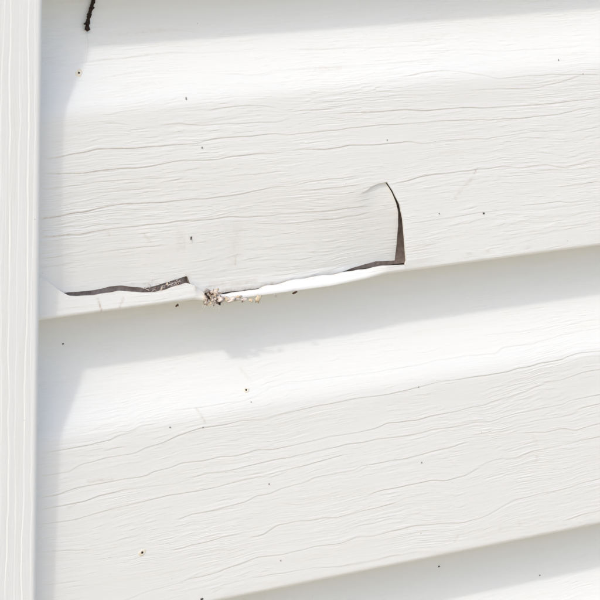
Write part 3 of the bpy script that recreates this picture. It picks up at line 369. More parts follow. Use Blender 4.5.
SPECKS = [
 ('insect_dropping', 25.31, 83.24, 0, 0.00, 0.55, 0.45, 0.32, 0.00, 'dark', 1.60, 'dark dropping with a cream ring on the upper slope beside the corner post'),
 ('insect_dropping', 49.58, 24.12, -1, 0.00, 0.60, 0.50, 0.35, 0.00, 'dark', 1.70, 'dark dropping with a yellowish ring low on the lower panel near the corner post'),
 ('insect_dropping', 96.77, 76.75, -1, 0.00, 0.55, 0.42, 0.29, 0.00, 'dark', 1.30, 'dark dropping with a pale ring on the lower sunlit slope'),
 ('dirt_speck', 97.62, 72.62, -1, 0.00, 0.30, 0.25, 0.17, 0.00, 'grey', 0.00, 'tiny grey speck just below the ringed dropping on the lower slope'),
 ('dirt_speck', 66.04, 72.23, 0, 0.00, 0.60, 0.40, 0.28, 1.40, 'grey', 0.00, 'grey oblong fleck at the foot of the upper sunlit slope'),
 ('dirt_speck', 72.43, 54.56, 0, 0.00, 0.42, 0.36, 0.25, 0.00, 'grey', 0.00, 'small grey speck between grain lines above the broken flap'),
 ('dirt_speck', 69.00, 22.36, 0, 1.55, 0.85, 0.40, 0.28, 1.35, 'dark', 0.00, 'dark oblong fleck on the left half of the pushed-in flap'),
 ('dirt_speck', 155.00, 50.43, 0, 0.00, 0.36, 0.30, 0.21, 0.00, 'grey', 0.00, 'faint grey speck a little above the top of the crack'),
 ('dirt_speck', 238.35, 74.04, 0, 0.00, 0.50, 0.30, 0.21, 1.20, 'grey', 0.00, 'grey fleck on the upper sunlit slope near the right edge'),
 ('dirt_speck', 249.80, 68.11, 0, 0.00, 0.32, 0.25, 0.17, 0.00, 'grey', 0.00, 'tiny grey speck on a grain line at the upper right edge'),
 ('dirt_speck', 201.85, 18.71, 0, 0.00, 0.55, 0.42, 0.29, 0.00, 'dark', 0.00, 'dark speck on the intact siding well right of the crack'),
 ('dirt_speck', 180.24, 20.71, 0, 0.00, 0.38, 0.32, 0.22, 0.00, 'grey', 0.00, 'faint grey speck between the crack and the darker speck'),
 ('dirt_speck', 61.48, 68.37, -1, 0.00, 0.42, 0.36, 0.25, 0.00, 'grey', 0.00, 'grey speck left of the first strong grain line of the lower panel'),
 ('dirt_speck', 75.81, 66.40, -1, 0.00, 0.45, 0.36, 0.25, 0.00, 'grey', 0.00, 'grey speck sitting on the first strong grain line of the lower panel'),
 ('dirt_speck', 24.61, 100.50, -1, 0.00, 0.40, 0.32, 0.22, 0.00, 'brown', 0.00, 'small brown speck in the shade under the torn strip beside the post'),
 ('dirt_speck', 105.38, 41.04, -1, 0.00, 0.38, 0.34, 0.24, 0.00, 'grey', 0.00, 'small grey speck in the middle of the lower panel left of centre'),
 ('dirt_speck', 176.83, 38.84, -1, 0.00, 0.38, 0.34, 0.24, 0.00, 'grey', 0.00, 'small grey speck in the middle of the lower panel right of centre'),
 ('dirt_speck', 174.66, 68.43, -1, 0.00, 0.38, 0.26, 0.18, 0.00, 'grey', 0.00, 'dark speck on a grain line right below the lower sunlit slope'),
 ('dirt_speck', 110.97, 11.13, -1, 0.00, 0.36, 0.32, 0.22, 0.00, 'grey', 0.00, 'small grey speck close above the lip of the lower panel'),
 ('dirt_speck', 199.96, 103.75, -2, 0.00, 0.50, 0.40, 0.28, 0.00, 'dark', 0.00, 'dark speck in the shade under the lower panel lip'),
 ('dirt_speck', 249.68, 92.63, -2, 0.00, 0.50, 0.30, 0.21, 0.00, 'grey', 0.00, 'grey fleck in the shadow of the bottom course near the right edge'),
 ('dirt_speck', 75.57, 2.45, -1, 0.00, 0.75, 0.60, 0.42, 0.00, 'dark', 0.00, 'dark crumb on the lower panel lip at the bottom edge of the picture')]
TWIG = [(36.32, 109.41), (35.54, 106.73), (34.42, 104.09), (33.31, 101.80), (32.11, 98.85), (31.68, 96.55)]
THREAD = [(31.81, 96.21), (31.73, 94.89), (31.58, 93.25), (31.22, 91.62), (30.66, 90.01), (29.98, 88.43), (29.39, 87.17), (29.09, 86.22)]
CLUMP = (76.46, 0.80)
CRUMBS = [
 (96.69, -2.21, 2.00, 1.60, 'tan', 'yellow tan crumb hanging below the bent strip right of the clump'),
 (93.60, -2.41, 1.10, 0.80, 'tan', 'small yellow crumb beside the larger one below the bent strip'),
 (113.18, -1.59, 1.35, 1.00, 'brown', 'dark brown crumb below the middle of the bent strip'),
 (61.45, -0.50, 0.80, 0.60, 'brown', 'dark brown crumb under the left torn strip'),
 (86.97, -1.11, 2.20, 0.90, 'husk', 'pale husk flake under the bent strip right of the clump'),
 (90.50, -1.70, 1.60, 0.70, 'husk', 'thin pale flake between the clump and the yellow crumbs'),
 (104.22, -1.70, 1.50, 0.60, 'husk', 'pale flake under the bent strip between yellow and brown crumbs'),
 (78.57, 3.11, 1.00, 0.55, 'tan', 'orange tan crumb on top of the bent strip where it meets the flap')]
FIBRE = [(51.17, 5.66), (54.97, 5.77), (57.94, 5.98), (60.92, 6.37), (64.76, 7.03)]


# ---------------------------------------------------------------- siding profile (dutch lap), millimetres
EXPO = 114.0
_ctl = [(19.0, 128.0), (18.6, 120.0), (18.0, 114.0), (17.0, 106.0), (15.2, 98.0), (12.4, 90.0), (9.4, 84.0), (6.2, 78.2), (4.0, 74.2), (2.85, 71.4), (2.3, 68.0), (2.02, 60.0)]
def _catmull(pts, n):
    out = []
    P = [pts[0]] + list(pts) + [pts[-1]]
    for i in range(1, len(P) - 2):
        a, b, c, d = (np.array(P[i + k - 1]) for k in range(4))
        for t in np.linspace(0, 1, n, endpoint=False):
            out.append(.5 * ((2 * b) + (c - a) * t + (2 * a - 5 * b + 4 * c - d) * t ** 2 + (3 * b - a - 3 * c + d) * t ** 3))
    out.append(np.array(pts[-1])); return out
def profile(top=True):
    """polyline (depth, z above the panel's own lip), from the hidden upper edge down to the underside"""
    pl = _catmull(_ctl, 12)
    pl += [np.array((0.30 + 0.0296 * (z - 2.0), z)) for z in np.linspace(59.0, 2.0, 40)]
    rr = 1.7; c = (0.30 + rr, rr + 0.0)
    for a in np.linspace(0.12, math.pi / 2, 12):
        pl.append(np.array((c[0] - rr * math.cos(a), c[1] - rr * math.sin(a))))
    pl += [np.array((d, 0.0 + 0.02 * (d - 2))) for d in (4, 7, 11, 15, 17.2)]
    return np.array(pl)
PROF = profile()
_i0 = int(np.argmin(PROF[:, 1]))
def depth_at(z):
    q = PROF[:_i0]
    return float(np.interp(z, q[::-1, 1], q[::-1, 0]))
def resample(pl, spacing):
    s = np.concatenate([[0], np.cumsum(np.hypot(*np.diff(pl, axis=0).T))])
    pos = [0.0]
    while pos[-1] < s[-1]:
        z = np.interp(pos[-1], s, pl[:, 1]); pos.append(pos[-1] + spacing(z, pos[-1] / s[-1]))
    pos[-1] = s[-1]
    return np.stack([np.interp(pos, s, pl[:, 0]), np.interp(pos, s, pl[:, 1])], 1)
def prof_normals(p):
    t = np.gradient(p, axis=0); t /= np.linalg.norm(t, axis=1)[:, None]
    return np.stack([t[:, 1], -t[:, 0]], 1) * np.where(True, 1, 1)     # (depth, z) pointing out of the wall
def grid_faces(nr, nc, idx):
    a = idx[:-1, :-1].ravel(); b = idx[1:, :-1].ravel(); c = idx[1:, 1:].ravel(); d = idx[:-1, 1:].ravel()
    return np.stack([a, b, c, d], 1)

UL, UF, UE, UR = -13.0, 296.0, 540.0, 1500.0     # left end in the post's pocket, end of the finely embossed stretch, right end
wall = empty('siding_wall', W(700, 22, -BASE * 1000))
tag(wall, 'white wood-grain lap siding wall filling the picture, one panel broken along its lower edge', 'wall')

def stain_field(U, Z, marks):
    S = np.zeros_like(U)
    for (pts, w, a) in marks:
        for (x0, z0), (x1, z1) in zip(pts[:-1], pts[1:]):
            dx, dz = x1 - x0, z1 - z0; L2 = dx * dx + dz * dz + 1e-9
            t = np.clip(((U - x0) * dx + (Z - z0) * dz) / L2, 0, 1)
            d2 = (U - x0 - t * dx) ** 2 + (Z - z0 - t * dz) ** 2
            S = np.maximum(S, a * np.exp(-d2 / (w * w)))
    return S
def plain_panel(k, lines, seed, du, fine_rows, marks=(), dirt=0.5):
    """one unbroken course; k counts courses above the broken one"""
    p = resample(PROF, fine_rows)
    nrm = prof_normals(p)
    if du: us = np.concatenate([np.arange(UL, UF, du), np.arange(UF, UE, max(du, 1.5)), [UE, 560, 800, UR]])
    else: us = np.array([UL, 100, 300, 800, UR])
    U, D = np.meshgrid(us, p[:, 0]); _, Z = np.meshgrid(us, p[:, 1])
    st = np.zeros_like(U)
    if du:
        g_ = Grain(seed, lines, UL - 2, UE + 5, 1.35, 4600, dirt); H = g_.height(U, Z); st = np.clip((UE - 4 - U) / 30, 0, 1) * g_.stain
        H *= np.clip((UE - 4 - U) / 30, 0, 1) * np.where(Z < 0.35, 0, 1)
    else: H = np.zeros_like(U)
    # long shallow waviness of a thin plastic sheet
    rng = np.random.default_rng(seed + 77)
    ph = rng.uniform(0, 6.28, 4)
    wave = 0.05 * np.sin(U / 61 + ph[0]) + 0.04 * np.sin(U / 143 + Z / 40 + ph[1])
    wave *= sstep(Z / 30) * sstep((100 - Z) / 30)
    P = np.stack([U / 1000, (D + H * nrm[:, 0][:, None] + wave) / 1000, BASE + (k * EXPO + Z + H * nrm[:, 1][:, None]) / 1000], -1)
    idx = np.arange(U.size).reshape(U.shape)
    me = mesh_np('siding_panel', P.reshape(-1, 3), grid_faces(*U.shape, idx), np.maximum(st, stain_field(U, Z, marks)).ravel())
    return link('siding_panel', me, VINYL, wall)

# ---------------------------------------------------------------- the broken panel
def broken_panel():
    pr = resample(PROF, lambda z, q: 0.055 if (z < 3.2 and z > 0.3 and q < .9) else (0.12 if z < 100 and q < .86 else (0.9 if q < .5 else 1.5)))
    jT = int(np.argmin(np.abs(pr[:, 1] - 2.9) + np.where(np.arange(len(pr)) > int(np.argmin(pr[:, 1])), 99, 0)))
    nr = len(pr); nrm = prof_normals(pr)
    du = 0.62; UC = 164.0
    left = np.concatenate([np.arange(UL, UC - 0.3, du), [UC]])
    right = np.concatenate([[UC], np.arange(UC + du, UF, du), np.arange(UF, UE, 1.5), [UE, 560, 800, UR]])
    grain = Grain(11, B_LINES, UL - 2, UE + 5, 1.4, 8200)
    def arr(pts): a = np.array(sorted(pts)); return a[:, 0], a[:, 1]
    # cut curves
    zr, ur = zip(*sorted((z, u) for u, z in RIGHT_EDGE)); zf, uf = zip(*sorted((z, u) for u, z in FLAP_EDGE))
    fx, fz = arr(FLAP_BOTTOM); sx, sz = arr(STRIP_TOP)
    ztop = RIGHT_EDGE[0][1]; utop = RIGHT_EDGE[0][0]
    rngj = np.random.default_rng(5)
    jag = lambda n, s, a: a * np.convolve(rngj.standard_normal(n + 40), np.exp(-np.linspace(-3, 3, 21) ** 2 / s), 'same')[20:-20]
    def edge_right(z): return np.where(z > ztop, utop, np.interp(z, zr, ur))
    def edge_flap(z): return np.where(z > ztop, utop, np.interp(z, zf, uf))
    zrow = pr[:, 1]
    # --- upper left block: rows 0..jT
    jag_flap = jag(len(left), 1.0, 0.05); jag_strip = jag(len(left), 1.0, 0.045)
    zr_up = zrow[:jT + 1]
    Uu = np.tile(left, (jT + 1, 1)); Zu = np.tile(zr_up[:, None], (1, len(left)))
    wu = sstep((left - (UC - 34)) / 34) ** 1.0
    wu = np.clip((left - (UC - 34)) / 34, 0, 1)
    for it in range(2):
        Uu = left[None, :] + (edge_flap(Zu[:, -1:]) - UC) * wu[None, :]
        zF = np.interp(Uu, fx, fz) + jag_flap[None, :]
        zFs = np.mean([np.interp(Uu + o_, fx, fz) for o_ in np.linspace(-14, 14, 15)], axis=0)   # smoothed: keeps the grain straight
        hh = zr_up[:, None] - zrow[jT]
        Zu = zr_up[:, None] + (zFs - zrow[jT]) * np.clip(1 - hh / 30.0, 0, 1) + (zF - zFs) * np.clip(1 - hh / 9.0, 0, 1) ** 2
    # depth offset of the pushed-in flap
    db = np.interp(Uu, [p[0] for p in FLAP_PUSH], [p[1] for p in FLAP_PUSH])
    zt = 35.2 + 27 * (1 - sstep((Uu - 40) / 118))
    ln = 31 + 24 * (1 - sstep((Uu - 40) / 118))
    x = np.clip((zt - Zu) / ln, 0, 1); wR = sstep((Uu - 122) / 34)
    soft = 0.12 + 0.25 * (1 - wR)
    push = db * np.where(x < soft, x * x / (2 * soft), x - soft / 2) / (1 - soft / 2)
    # fold at the crack's upper end
    arc = np.interp(Uu, [141, 146, 149, 152, 155.4, 165], [31.0, 32.4, 33.9, 34.7, 34.84, 34.84])
    below = arc - Zu
    push += 1.5 * sstep((Uu - 142) / 11) * sstep(below / 0.7) * np.exp(-np.clip(below, 0, None) / 5.5)
    # soft buckles left by the blow
    push += 0.25 * np.exp(-((Uu - 112) / 34) ** 2 - ((Zu - 24) / 11) ** 2) - 0.15 * np.exp(-((Uu - 60) / 22) ** 2 - ((Zu - 22) / 8) ** 2)
    Du = np.interp(Zu, pr[:jT + 1][::-1, 1], pr[:jT + 1][::-1, 0]) + push
    Hu = grain.height(Uu, Zu); Su = grain.stain
    Nd = np.interp(Zu, zr_up[::-1], nrm[:jT + 1][::-1, 0]); Nz = np.interp(Zu, zr_up[::-1], nrm[:jT + 1][::-1, 1])
    PU = np.stack([Uu, Du + Hu * Nd, Zu + Hu * Nz], -1)
    # --- right block, all rows
    Ur = np.tile(right, (nr, 1)); Zr = np.tile(zrow[:, None], (1, len(right)))
    wr = np.clip(1 - (right - UC) / 40, 0, 1)
    ue = edge_right(zrow); ue[jT:] = RIGHT_EDGE[-1][0]
    Ur = right[None, :] + (ue - UC)[:, None] * wr[None, :]
    Hr = grain.height(Ur, Zr) * np.clip((UE - 4 - Ur) / 30, 0, 1) * np.where(Zr < 0.35, 0, 1)
    Sr = np.clip((UE - 4 - Ur) / 30, 0, 1) * grain.stain
    Dr = np.tile(pr[:, :1], (1, len(right)))
    Dr = Dr - 0.25 * np.exp(-((Ur - 166) / 9) ** 2) * sstep((30 - Zr) / 20) * sstep((Zr - 1) / 3)
    PR = np.stack([Ur, Dr + Hr * nrm[:, 0][:, None], Zr + Hr * nrm[:, 1][:, None]], -1)
    jc = int(np.sum(zrow[:jT] > ztop))          # first row below the crack's upper end
    nu_, nl = PU.shape[:2]
    iu = np.arange(nu_ * nl).reshape(nu_, nl)
    ir = np.arange(nr * len(right)).reshape(nr, len(right)) + iu.size
    ir_m = ir.copy(); ir_m[:jc, 0] = iu[:jc, -1]
    V = np.concatenate([PU.reshape(-1, 3), PR.reshape(-1, 3)])
    F = np.concatenate([grid_faces(*iu.shape, iu), grid_faces(*ir_m.shape, ir_m)])
    st = np.concatenate([np.maximum(Su, stain_field(Uu, Zu, B_MARKS)).ravel(), np.maximum(Sr, stain_field(Ur, Zr, B_MARKS)).ravel()])
    # broken edges show the sheet's thickness
    TH = 1.15
    def rim(V, F, st, ids, dvec, flip, dirt=0.10):
        base = len(V); a = V[ids]; b = a + dvec
        V = np.concatenate([V, a, b]); n = len(ids)
        i0 = np.arange(n - 1) + base; i1 = i0 + n
        q = np.stack([i0, i0 + 1, i1 + 1, i1], 1)
        if flip: q = q[:, ::-1]
        return V, np.concatenate([F, q]), np.concatenate([st, np.full(2 * n, dirt)])
    V, F, st = rim(V, F, st, iu[jT, :], np.array((0, TH, 0.1)), False, 0.9)
    V, F, st = rim(V, F, st, iu[jc:, -1], np.array((-0.1, TH, 0)), True)
    V, F, st = rim(V, F, st, ir[jc:jT + 1, 0], np.array((0.35, TH, 0)), False)
    P = V / 1000; P[:, 2] += BASE
    me = mesh_np('siding_panel', P, F, st)
    panel = link('siding_panel', me, VINYL, wall)
    tag(panel, 'broken siding panel with a pushed-in flap and a torn lower edge')
    bk = bpy.data.meshes.new('backer_board'); bb = bmesh.new()
    prev = None
    for (ub, dd) in ((UL, 5.6), (10, 5.8), (70, 6.4), (110, 8.0), (150, 9.4), (166, 9.6), (240, 8.0), (UR, 6.5)):
        ring_ = [bb.verts.new(W(ub, d_, z_)) for d_, z_ in ((dd, 1.2), (17.0, 1.2), (17.0, 58.0), (max(4.2, dd - 2.2), 58.0), (dd, 34.0))]
        if prev:
            for q in range(5): bb.faces.new((prev[q], prev[(q + 1) % 5], ring_[(q + 1) % 5], ring_[q]))
        else: bb.faces.new(ring_)
        prev = ring_
    bb.faces.new(prev[::-1]); bmesh.ops.recalc_face_normals(bb, faces=bb.faces)
    bb.to_mesh(bk); bb.free()
    link('backer_board', bk, SHEATH, panel)
    # --- torn strip that is left of the lower lip
    zl = zrow[jT:]; nl2 = len(zl)
    Us = np.tile(left, (nl2, 1)) + (RIGHT_EDGE[-1][0] - UC) * wu[None, :]
    zS = np.interp(Us[0], sx, sz) + jag_strip * np.interp(left, [UC - 14, UC - 4], [1, 0]); zS[-1] = zrow[jT]
    lowi = int(np.sum(zl > 1.55)) if zl[0] > 1.55 else 1
    lowi = int(np.argmax(zl < 1.55))
    Zs = np.tile(zl[:, None], (1, len(left)))
    fac = np.clip((zl[:lowi] - 1.55) / (zl[0] - 1.55), 0, 1)
    Zs[:lowi] = 1.55 + fac[:, None] * (zS[None, :] - 1.55)
    Ds = np.tile(pr[jT:, :1], (1, len(left)))
    Ds[:lowi] = 0.30 + 0.0296 * (Zs[:lowi] - 2.0) + np.tile((pr[jT:jT + lowi, 0] - (0.30 + 0.0296 * (zl[:lowi] - 2.0)))[:, None], (1, len(left)))
    Hs = grain.height(Us, Zs) * np.where(Zs < 0.6, 0, 1)
    Hs[lowi:] *= 0.4
    nd = nrm[jT:, 0][:, None]; nz = nrm[jT:, 1][:, None]
    Ds = Ds + Hs * nd; Zs = Zs + Hs * nz
    bend = np.interp(Us, [70, 76, 86, 130, 146, 156], [0, .75, 1, 1, .55, 0])
    fr = np.clip(1 - (Ds - 1.0) / 9.0, 0, 1)            # the far back of the underside stays put
    Ds = Ds + bend * fr * np.interp(Zs, [0, 1.0, 2.0, 4], [-1.0, 0.0, 1.3, 3.2])
    Zs = Zs - bend * fr * np.interp(Zs, [0, 2, 3.5], [1.7, 0.9, 0.1])
    lt = np.interp(Us, [0, 10, 40, 66, 72], [0, .15, .5, .35, 0])
    Ds = Ds + lt * np.clip(Zs - 1, 0, 9) * 0.22          # left length leans back a little
    PS = np.stack([Us, Ds, Zs], -1)
    si = np.arange(PS.shape[0] * PS.shape[1]).reshape(PS.shape[:2])
    V = PS.reshape(-1, 3); F = grid_faces(*si.shape, si); st = stain_field(Us, Zs, B_MARKS[1:]).ravel()
    V, F, st = rim(V, F, st, si[0, :], np.array((0, TH, -0.1)), True, 0.35)
    P = V / 1000; P[:, 2] += BASE
    s = link('torn_strip', mesh_np('torn_strip', P, F, st), VINYL, panel)
    tag(s, 'torn strip left along the broken panel, its right half bent outward')
    return panel

rows_fine = lambda z, q: (0.12 if z < 100 and q < .86 else (0.9 if q < .5 else 0.5))
rows_coarse = lambda z, q: (4.0 if z > 3 else 0.5)
rows_upper = lambda z, q: (0.14 if 60 < z < 102 and q < .7 else (2.0 if z > 3 else 0.4))
rows_lip = lambda z, q: (0.3 if z < 12 else 2.0)
broken_panel()
plain_panel(-1, C_LINES, 23, 0.62, rows_fine, C_MARKS)
plain_panel(-2, D_LINES, 31, 0.8, rows_upper)
plain_panel(1, A_LINES, 47, 1.2, rows_lip)
for k in list(range(-9, -2)) + list(range(2, 8)):
    plain_panel(k, [], 100 + k, None, rows_coarse)

def box_mesh(name, lo, hi):
    me = bpy.data.meshes.new(name); bm = bmesh.new()
    bmesh.ops.create_cube(bm, size=1)
    for v in bm.verts:
        v.co = Vector([lo[i] if v.co[i] < 0 else hi[i] for i in range(3)])
    bm.to_mesh(me); bm.free(); return me
link('sheathing', box_mesh('sheathing', W(-60, 19.6, -BASE * 1000), W(UR, 34, 8 * EXPO)), SHEATH, wall)

# ---------------------------------------------------------------- corner post
def corner_post():
    POST_D = -8.5; EDGE_ = 0.75
    root = empty('corner_post', W(-39, 20, -BASE * 1000))
    tag(root, 'white wood-grain corner post running up the left edge of the siding', 'corner post')
    pts = [(-78, 70), (-78, 40), (-78, 0), (-78, POST_D + 2.4)]
    for a in np.linspace(0.1, math.pi / 2, 6): pts.append((-75.6 - 2.4 * math.cos(a), POST_D + 2.4 - 2.4 * math.sin(a)))
    pts += [(x, POST_D) for x in (-70, -50, -35, -28)]
    pts += [(x, POST_D) for x in np.arange(-24, EDGE_ - 3.5, 0.2)]
    rr = 3.4; EDGE = 0.75
    for a in np.linspace(0, math.pi / 2, 22): pts.append((EDGE - rr + rr * math.sin(a), POST_D + rr - rr * math.cos(a)))
    pts += [(EDGE, d) for d in np.arange(POST_D + rr + .2, 3, 0.4)] + [(EDGE, 8), (EDGE, 19.5)]
    p = np.array(pts)
    t = np.gradient(p, axis=0); t /= np.linalg.norm(t, axis=1)[:, None]
    nrm = np.stack([t[:, 1], -t[:, 0]], 1)
    arc = np.concatenate([[0], np.cumsum(np.hypot(*np.diff(p, axis=0).T))]); arc = arc - np.interp(0, p[:, 0] - 1e-6 * np.arange(len(p)), arc) if False else arc
    zs = np.concatenate([[-BASE * 1000, -600, -300, -190], np.arange(-170, 171, 0.9), [190, 300, 600, 8 * EXPO]])
    i_edge = int(np.argmin(np.hypot(p[:, 0] + rr - EDGE, p[:, 1] - POST_D))); across = arc - arc[i_edge] - rr + EDGE   # ~ u on the face
    Zg, Ag = np.meshgrid(zs, across)
    H = Grain(61, POST_LINES, -180, 180, 0.55, 500, 0.0).height(Zg, Ag + 0) * 0.7
    H *= (np.abs(Zg) < 168) * (Ag > -24) * (Ag < 6)
    P = np.stack([(p[:, 0][:, None] + H * nrm[:, 0][:, None]) / 1000, (p[:, 1][:, None] + H * nrm[:, 1][:, None]) / 1000, BASE + Zg / 1000], -1)
    idx = np.arange(Zg.size).reshape(Zg.shape)
    F = grid_faces(*Zg.shape, idx)
    me = mesh_np('post_face', P.reshape(-1, 3), F, np.zeros(Zg.size))
    link('post_face', me, POSTM, root)
    return root
corner_post()

# ---------------------------------------------------------------- ground
gm = bpy.data.meshes.new('ground'); s = 60
gm.from_pydata([(-s, -s, 0), (s, -s, 0), (s, s, 0), (-s, s, 0)], [], [(0, 1, 2, 3)])
tag(link('ground', gm, GRAVEL), 'pale dry gravel in front of the wall', 'ground', kind='structure')

# ---------------------------------------------------------------- small things on the wall
rnd = random.Random(8)
def surf(u, z, k, lift=0.0):
    """point on course k (z above its own lip) and the outward normal there"""
    d = depth_at(z); d1, d2 = depth_at(z - 0.5), depth_at(z + 0.5)
    n = Vector((0, -1.0, (d2 - d1))).normalized()
    return Vector((u, d, k * EXPO + z)) + n * lift, n
def lump(seed, a, b, h, jitter=0.25, sub=2):
    """irregular rounded crumb, mm, flat side to -Z"""
    r = random.Random(seed); bm = bmesh.new()
    bmesh.ops.create_icosphere(bm, subdivisions=sub, radius=1.0)
    off = Vector((r.uniform(0, 90), r.uniform(0, 90), r.uniform(0, 90)))
    from mathutils import noise as mn
    for v in bm.verts:
        s = 1 + jitter * 1.6 * mn.noise(v.co * 1.7 + off) + jitter * r.uniform(-.45, .45)
        v.co = Vector((v.co.x * a * s, v.co.y * b * s, max(v.co.z, -0.35) * h * s)) / 1000
    me = bpy.data.meshes.new('crumb'); bm.to_mesh(me); bm.free()
    for p in me.polygons: p.use_smooth = True
    return me
def ring(seed, r0, r1, h):
    """low uneven ring of dried residue round a dropping"""
    r = random.Random(seed); n = 22; vs_, fs = [], []
    wob = [1 + 0.22 * math.sin(2 * math.pi * i / n * 2 + seed) + r.uniform(-.14, .14) for i in range(n)]
    for j, (q, hh) in enumerate(((r0, .3), (r0 + (r1 - r0) * .35, 1.0), (r0 + (r1 - r0) * .75, .8), (r1, -.6))):
        for i in range(n):
            a = 2 * math.pi * i / n; s = wob[i] if j > 1 else 1
            vs_.append((q * s * math.cos(a) / 1000, q * s * math.sin(a) / 1000, h * hh / 1000))
    for j in range(3):
        for i in range(n):
            fs.append((j * n + i, j * n + (i + 1) % n, (j + 1) * n + (i + 1) % n, (j + 1) * n + i))
    me = bpy.data.meshes.new('stain_ring'); me.from_pydata(vs_, [], fs)
    for p in me.polygons: p.use_smooth = True
    return me
def tube(paths, sides=6):
    """paths: list of [(Vector mm, radius mm), ...] -> one mesh"""
    V_, F_ = [], []
    for path in paths:
        base = len(V_); n = len(path)
        for i, (p, rad) in enumerate(path):
            t = (path[min(i + 1, n - 1)][0] - path[max(i - 1, 0)][0]).normalized()
            a = t.orthogonal().normalized(); b = t.cross(a)
            for s in range(sides):
                an = 2 * math.pi * s / sides
                V_.append(W(*(p + (a * math.cos(an) + b * math.sin(an)) * rad)))
        for i in range(n - 1):
            for s in range(sides):
                F_.append((base + i * sides + s, base + i * sides + (s + 1) % sides, base + (i + 1) * sides + (s + 1) % sides, base + (i + 1) * sides + s))
        F_.append(tuple(base + s for s in range(sides))[::-1]); F_.append(tuple(base + (n - 1) * sides + s for s in range(sides)))
    me = bpy.data.meshes.new('tube'); me.from_pydata(V_, [], F_)
    for p in me.polygons: p.use_smooth = True
    return me
MATS = {'dark': DARK, 'brown': BROWN, 'grey': GREY, 'tan': TAN}
for i, (name, u, z, k, push, a, b, h, rot, mat, halo, label) in enumerate(SPECKS):
    P, n = surf(u, z, k, 0.08)
    P.y += push
    o = link(name, lump(40 + i, a * .8, b * .8, h * .8, .4), SLATE if mat == 'dark' and not halo else MATS[mat])
    zq = n.to_track_quat('Z', 'Y')
    o.rotation_mode = 'QUATERNION'
    from mathutils import Quaternion
    o.rotation_quaternion = zq @ Quaternion((0, 0, 1), rot)
    o.location = W(*P)
    tag(o, label, 'dropping' if halo else 'speck', 'droppings with dried rings' if halo else 'specks on the siding')
    if halo:
        c = link('stain_ring', ring(i, max(a, b) * .7, halo * .85, 0.10), CREAM)
        c.parent = o; c.location = (0, 0, 0.00002)

# twig hanging under the lip of the top course
tp = []
pts = [surf(u, z, 0, 1.0)[0] for u, z in TWIG]
for i in range(len(pts) - 1):
    for t in np.linspace(0, 1, 7, endpoint=False):
        p = pts[i].lerp(pts[i + 1], float(t)) + Vector((rnd.uniform(-.1, .1), rnd.uniform(-.06, .06), rnd.uniform(-.05, .05)))
        tp.append((p, (0.9 + 0.16 * math.sin(i * 7 + 6 * float(t)) + rnd.uniform(-.12, .12)) * (0.62 + 0.42 * (i + float(t)) / len(pts))))
tp.append((pts[-1], 0.55)); tp.append((pts[-1] + Vector((-.1, 0, -.35)), 0.15))
twig = tag(link('twig', tube([tp], 9), DARK), 'dark brown lumpy twig hanging under the top lip beside the corner post', 'twig')
for i in (2, 4):
    q = pts[min(i, len(pts) - 1)]
    c = link('bark_lump', lump(300 + i, 0.8, 0.55, 0.6, .35), DARK); c.parent = twig; c.location = W(*(q + Vector((rnd.uniform(-.7, .7), -.3, 0))))
# thread below it
th = [surf(u, z, 0, 0.15 + 0.5 * math.sin(math.pi * j / 7))[0] for j, (u, z) in enumerate(THREAD)]
tag(link('cobweb_thread', tube([[(p, 0.024) for p in th]], 5), SILK), 'fine cobweb thread trailing down from the dark twig', 'thread')

# papery debris caught where the lip snapped
u0_, z0_ = CLUMP
deb = empty('debris_clump', W(u0_, -0.6, z0_))
tag(deb, 'clump of pale papery husks and dark bits caught at the snapped lip', 'debris')
def place(name, me, mat, p, parent):
    o = link(name, me, mat); o.parent = parent
    o.location = W(*p) - parent.location
    o.rotation_euler = (rnd.uniform(0, 6.3), rnd.uniform(0, 6.3), rnd.uniform(0, 6.3))
    return o
for i in range(46):
    t = rnd.random(); uu = u0_ + rnd.gauss(0.0, 2.4); zz = z0_ - 0.3 + rnd.gauss(0, 1.05)
    a = rnd.uniform(.5, 1.6)
    place('husk_flake', lump(500 + i, a, a * rnd.uniform(.45, .9), a * rnd.uniform(.08, .2), .75), HUSK if i % 11 else TAN, Vector((uu, rnd.uniform(-1.5, 0.4), zz)), deb).rotation_euler = (1.57 + rnd.gauss(0, .5), rnd.gauss(0, .5), rnd.uniform(0, 6.3))
for i, (du_, dz_, s) in enumerate(((-2.2, .8, .8), (-2.6, -.4, .55), (2.0, -1.2, 1.0), (2.6, -1.8, .8), (1.7, -.4, .6), (-.4, 1.6, .5), (-3.4, 2.0, .7), (-1.6, 2.2, .6), (.4, -2.6, .35))):
    place('dark_bit', lump(600 + i, s, s * .6, s * .5, .4), BROWN if i % 3 else DARK, Vector((u0_ + du_, -1.6 + .2 * (i % 3), z0_ + dz_ - .4)), deb)
for i in range(16):      # flat residue trailing along the lip to the right
    uu = u0_ + 3.5 + 11 * rnd.random() ** 1.4; a = rnd.uniform(.4, 1.3)
    place('husk_flake', lump(560 + i, a, a * .5, a * .12, .7), HUSK if i % 3 else TAN, Vector((uu, rnd.uniform(-.9, -.3), z0_ - 1.3 - 0.02 * (uu - u0_) + rnd.gauss(0, .35))), deb).rotation_euler = (1.57 + rnd.gauss(0, .3), rnd.gauss(0, .3), rnd.gauss(0, .5))
hairs = []
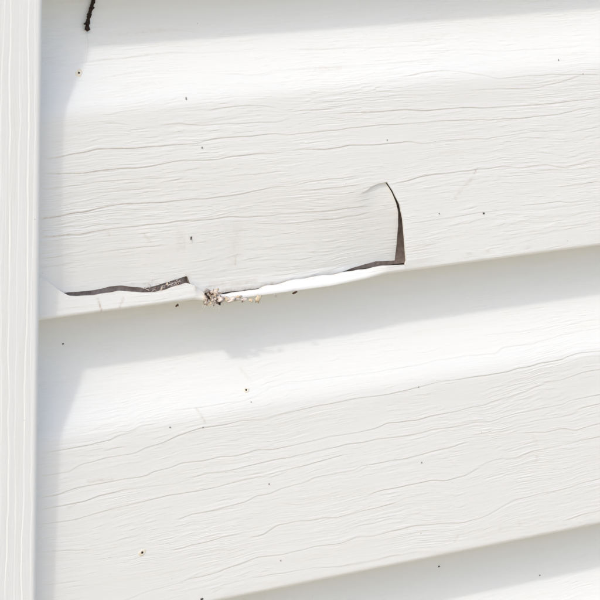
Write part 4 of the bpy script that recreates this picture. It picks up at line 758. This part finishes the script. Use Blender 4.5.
for i in range(16):
    p = Vector((u0_ + rnd.gauss(0, 2.6), rnd.uniform(-1.6, -.4), z0_ + rnd.gauss(-.9, 1.2))); path = []
    dv = Vector((rnd.uniform(-1, 1), rnd.uniform(-.3, .2), rnd.uniform(-1, .5))).normalized()
    for s in range(7):
        path.append((p.copy(), .05)); p += dv * .5; dv = (dv + Vector((rnd.gauss(0, .35), rnd.gauss(0, .12), rnd.gauss(0, .35)))).normalized()
    hairs.append(path)
h = link('fibre', tube(hairs, 5), SILK, deb); h['kind'] = 'stuff'

# residue flakes under the bent strip, one crumb each
for i, (u, z, a, b, mat, label) in enumerate(CRUMBS):
    o = link('crumb', lump(700 + i, a * .8, b * .8, min(a, b) * .3, .6), MATS.get(mat, HUSK))
    o.location = W(u, -0.6, z); o.rotation_euler = (1.57 + rnd.gauss(0, .35), rnd.gauss(0, .35), rnd.gauss(0, .3))
    tag(o, label, 'crumb', 'crumbs under the bent strip')

# nest fibres stuffed in the left-hand gap
fib = empty('fibre_tuft', W(FIBRE[0][0], 2.5, FIBRE[0][1]))
tag(fib, 'tuft of pale tangled fibres stuffed in the gap above the left strip', 'fibres')
strands = []
for i in range(22):
    t = rnd.random(); (ua, za), (ub, zb) = FIBRE[0], FIBRE[-1]
    zc = np.interp(ua + t * (ub - ua), [q[0] for q in FIBRE], [q[1] for q in FIBRE])
    p = Vector((ua + t * (ub - ua), rnd.uniform(1.6, 3.2), float(zc) + rnd.gauss(0, .55))); path = []
    dv = Vector((rnd.uniform(-1, 1), rnd.uniform(-.25, .25), rnd.uniform(-.6, .6))).normalized()
    rad = rnd.uniform(.04, .11)
    for s in range(8):
        path.append((p.copy(), rad)); p += dv * rnd.uniform(.25, .5); dv = (dv + Vector((rnd.gauss(0, .5), rnd.gauss(0, .15), rnd.gauss(0, .5)))).normalized()
    strands.append(path)
s_ = link('strand', tube(strands, 5), SILK, fib); s_['kind'] = 'stuff'
for i in range(9):
    t = rnd.random(); q = (FIBRE[0][0] + t * (FIBRE[-1][0] - FIBRE[0][0]))
    zc = float(np.interp(q, [w[0] for w in FIBRE], [w[1] for w in FIBRE])) + rnd.gauss(0, .4)
    a = rnd.uniform(.25, .7)
    place('husk_flake', lump(800 + i, a, a * .6, a * .4, .5), (HUSK, TAN, BROWN)[i % 3], Vector((q, rnd.uniform(1.6, 3.0), zc)), fib)
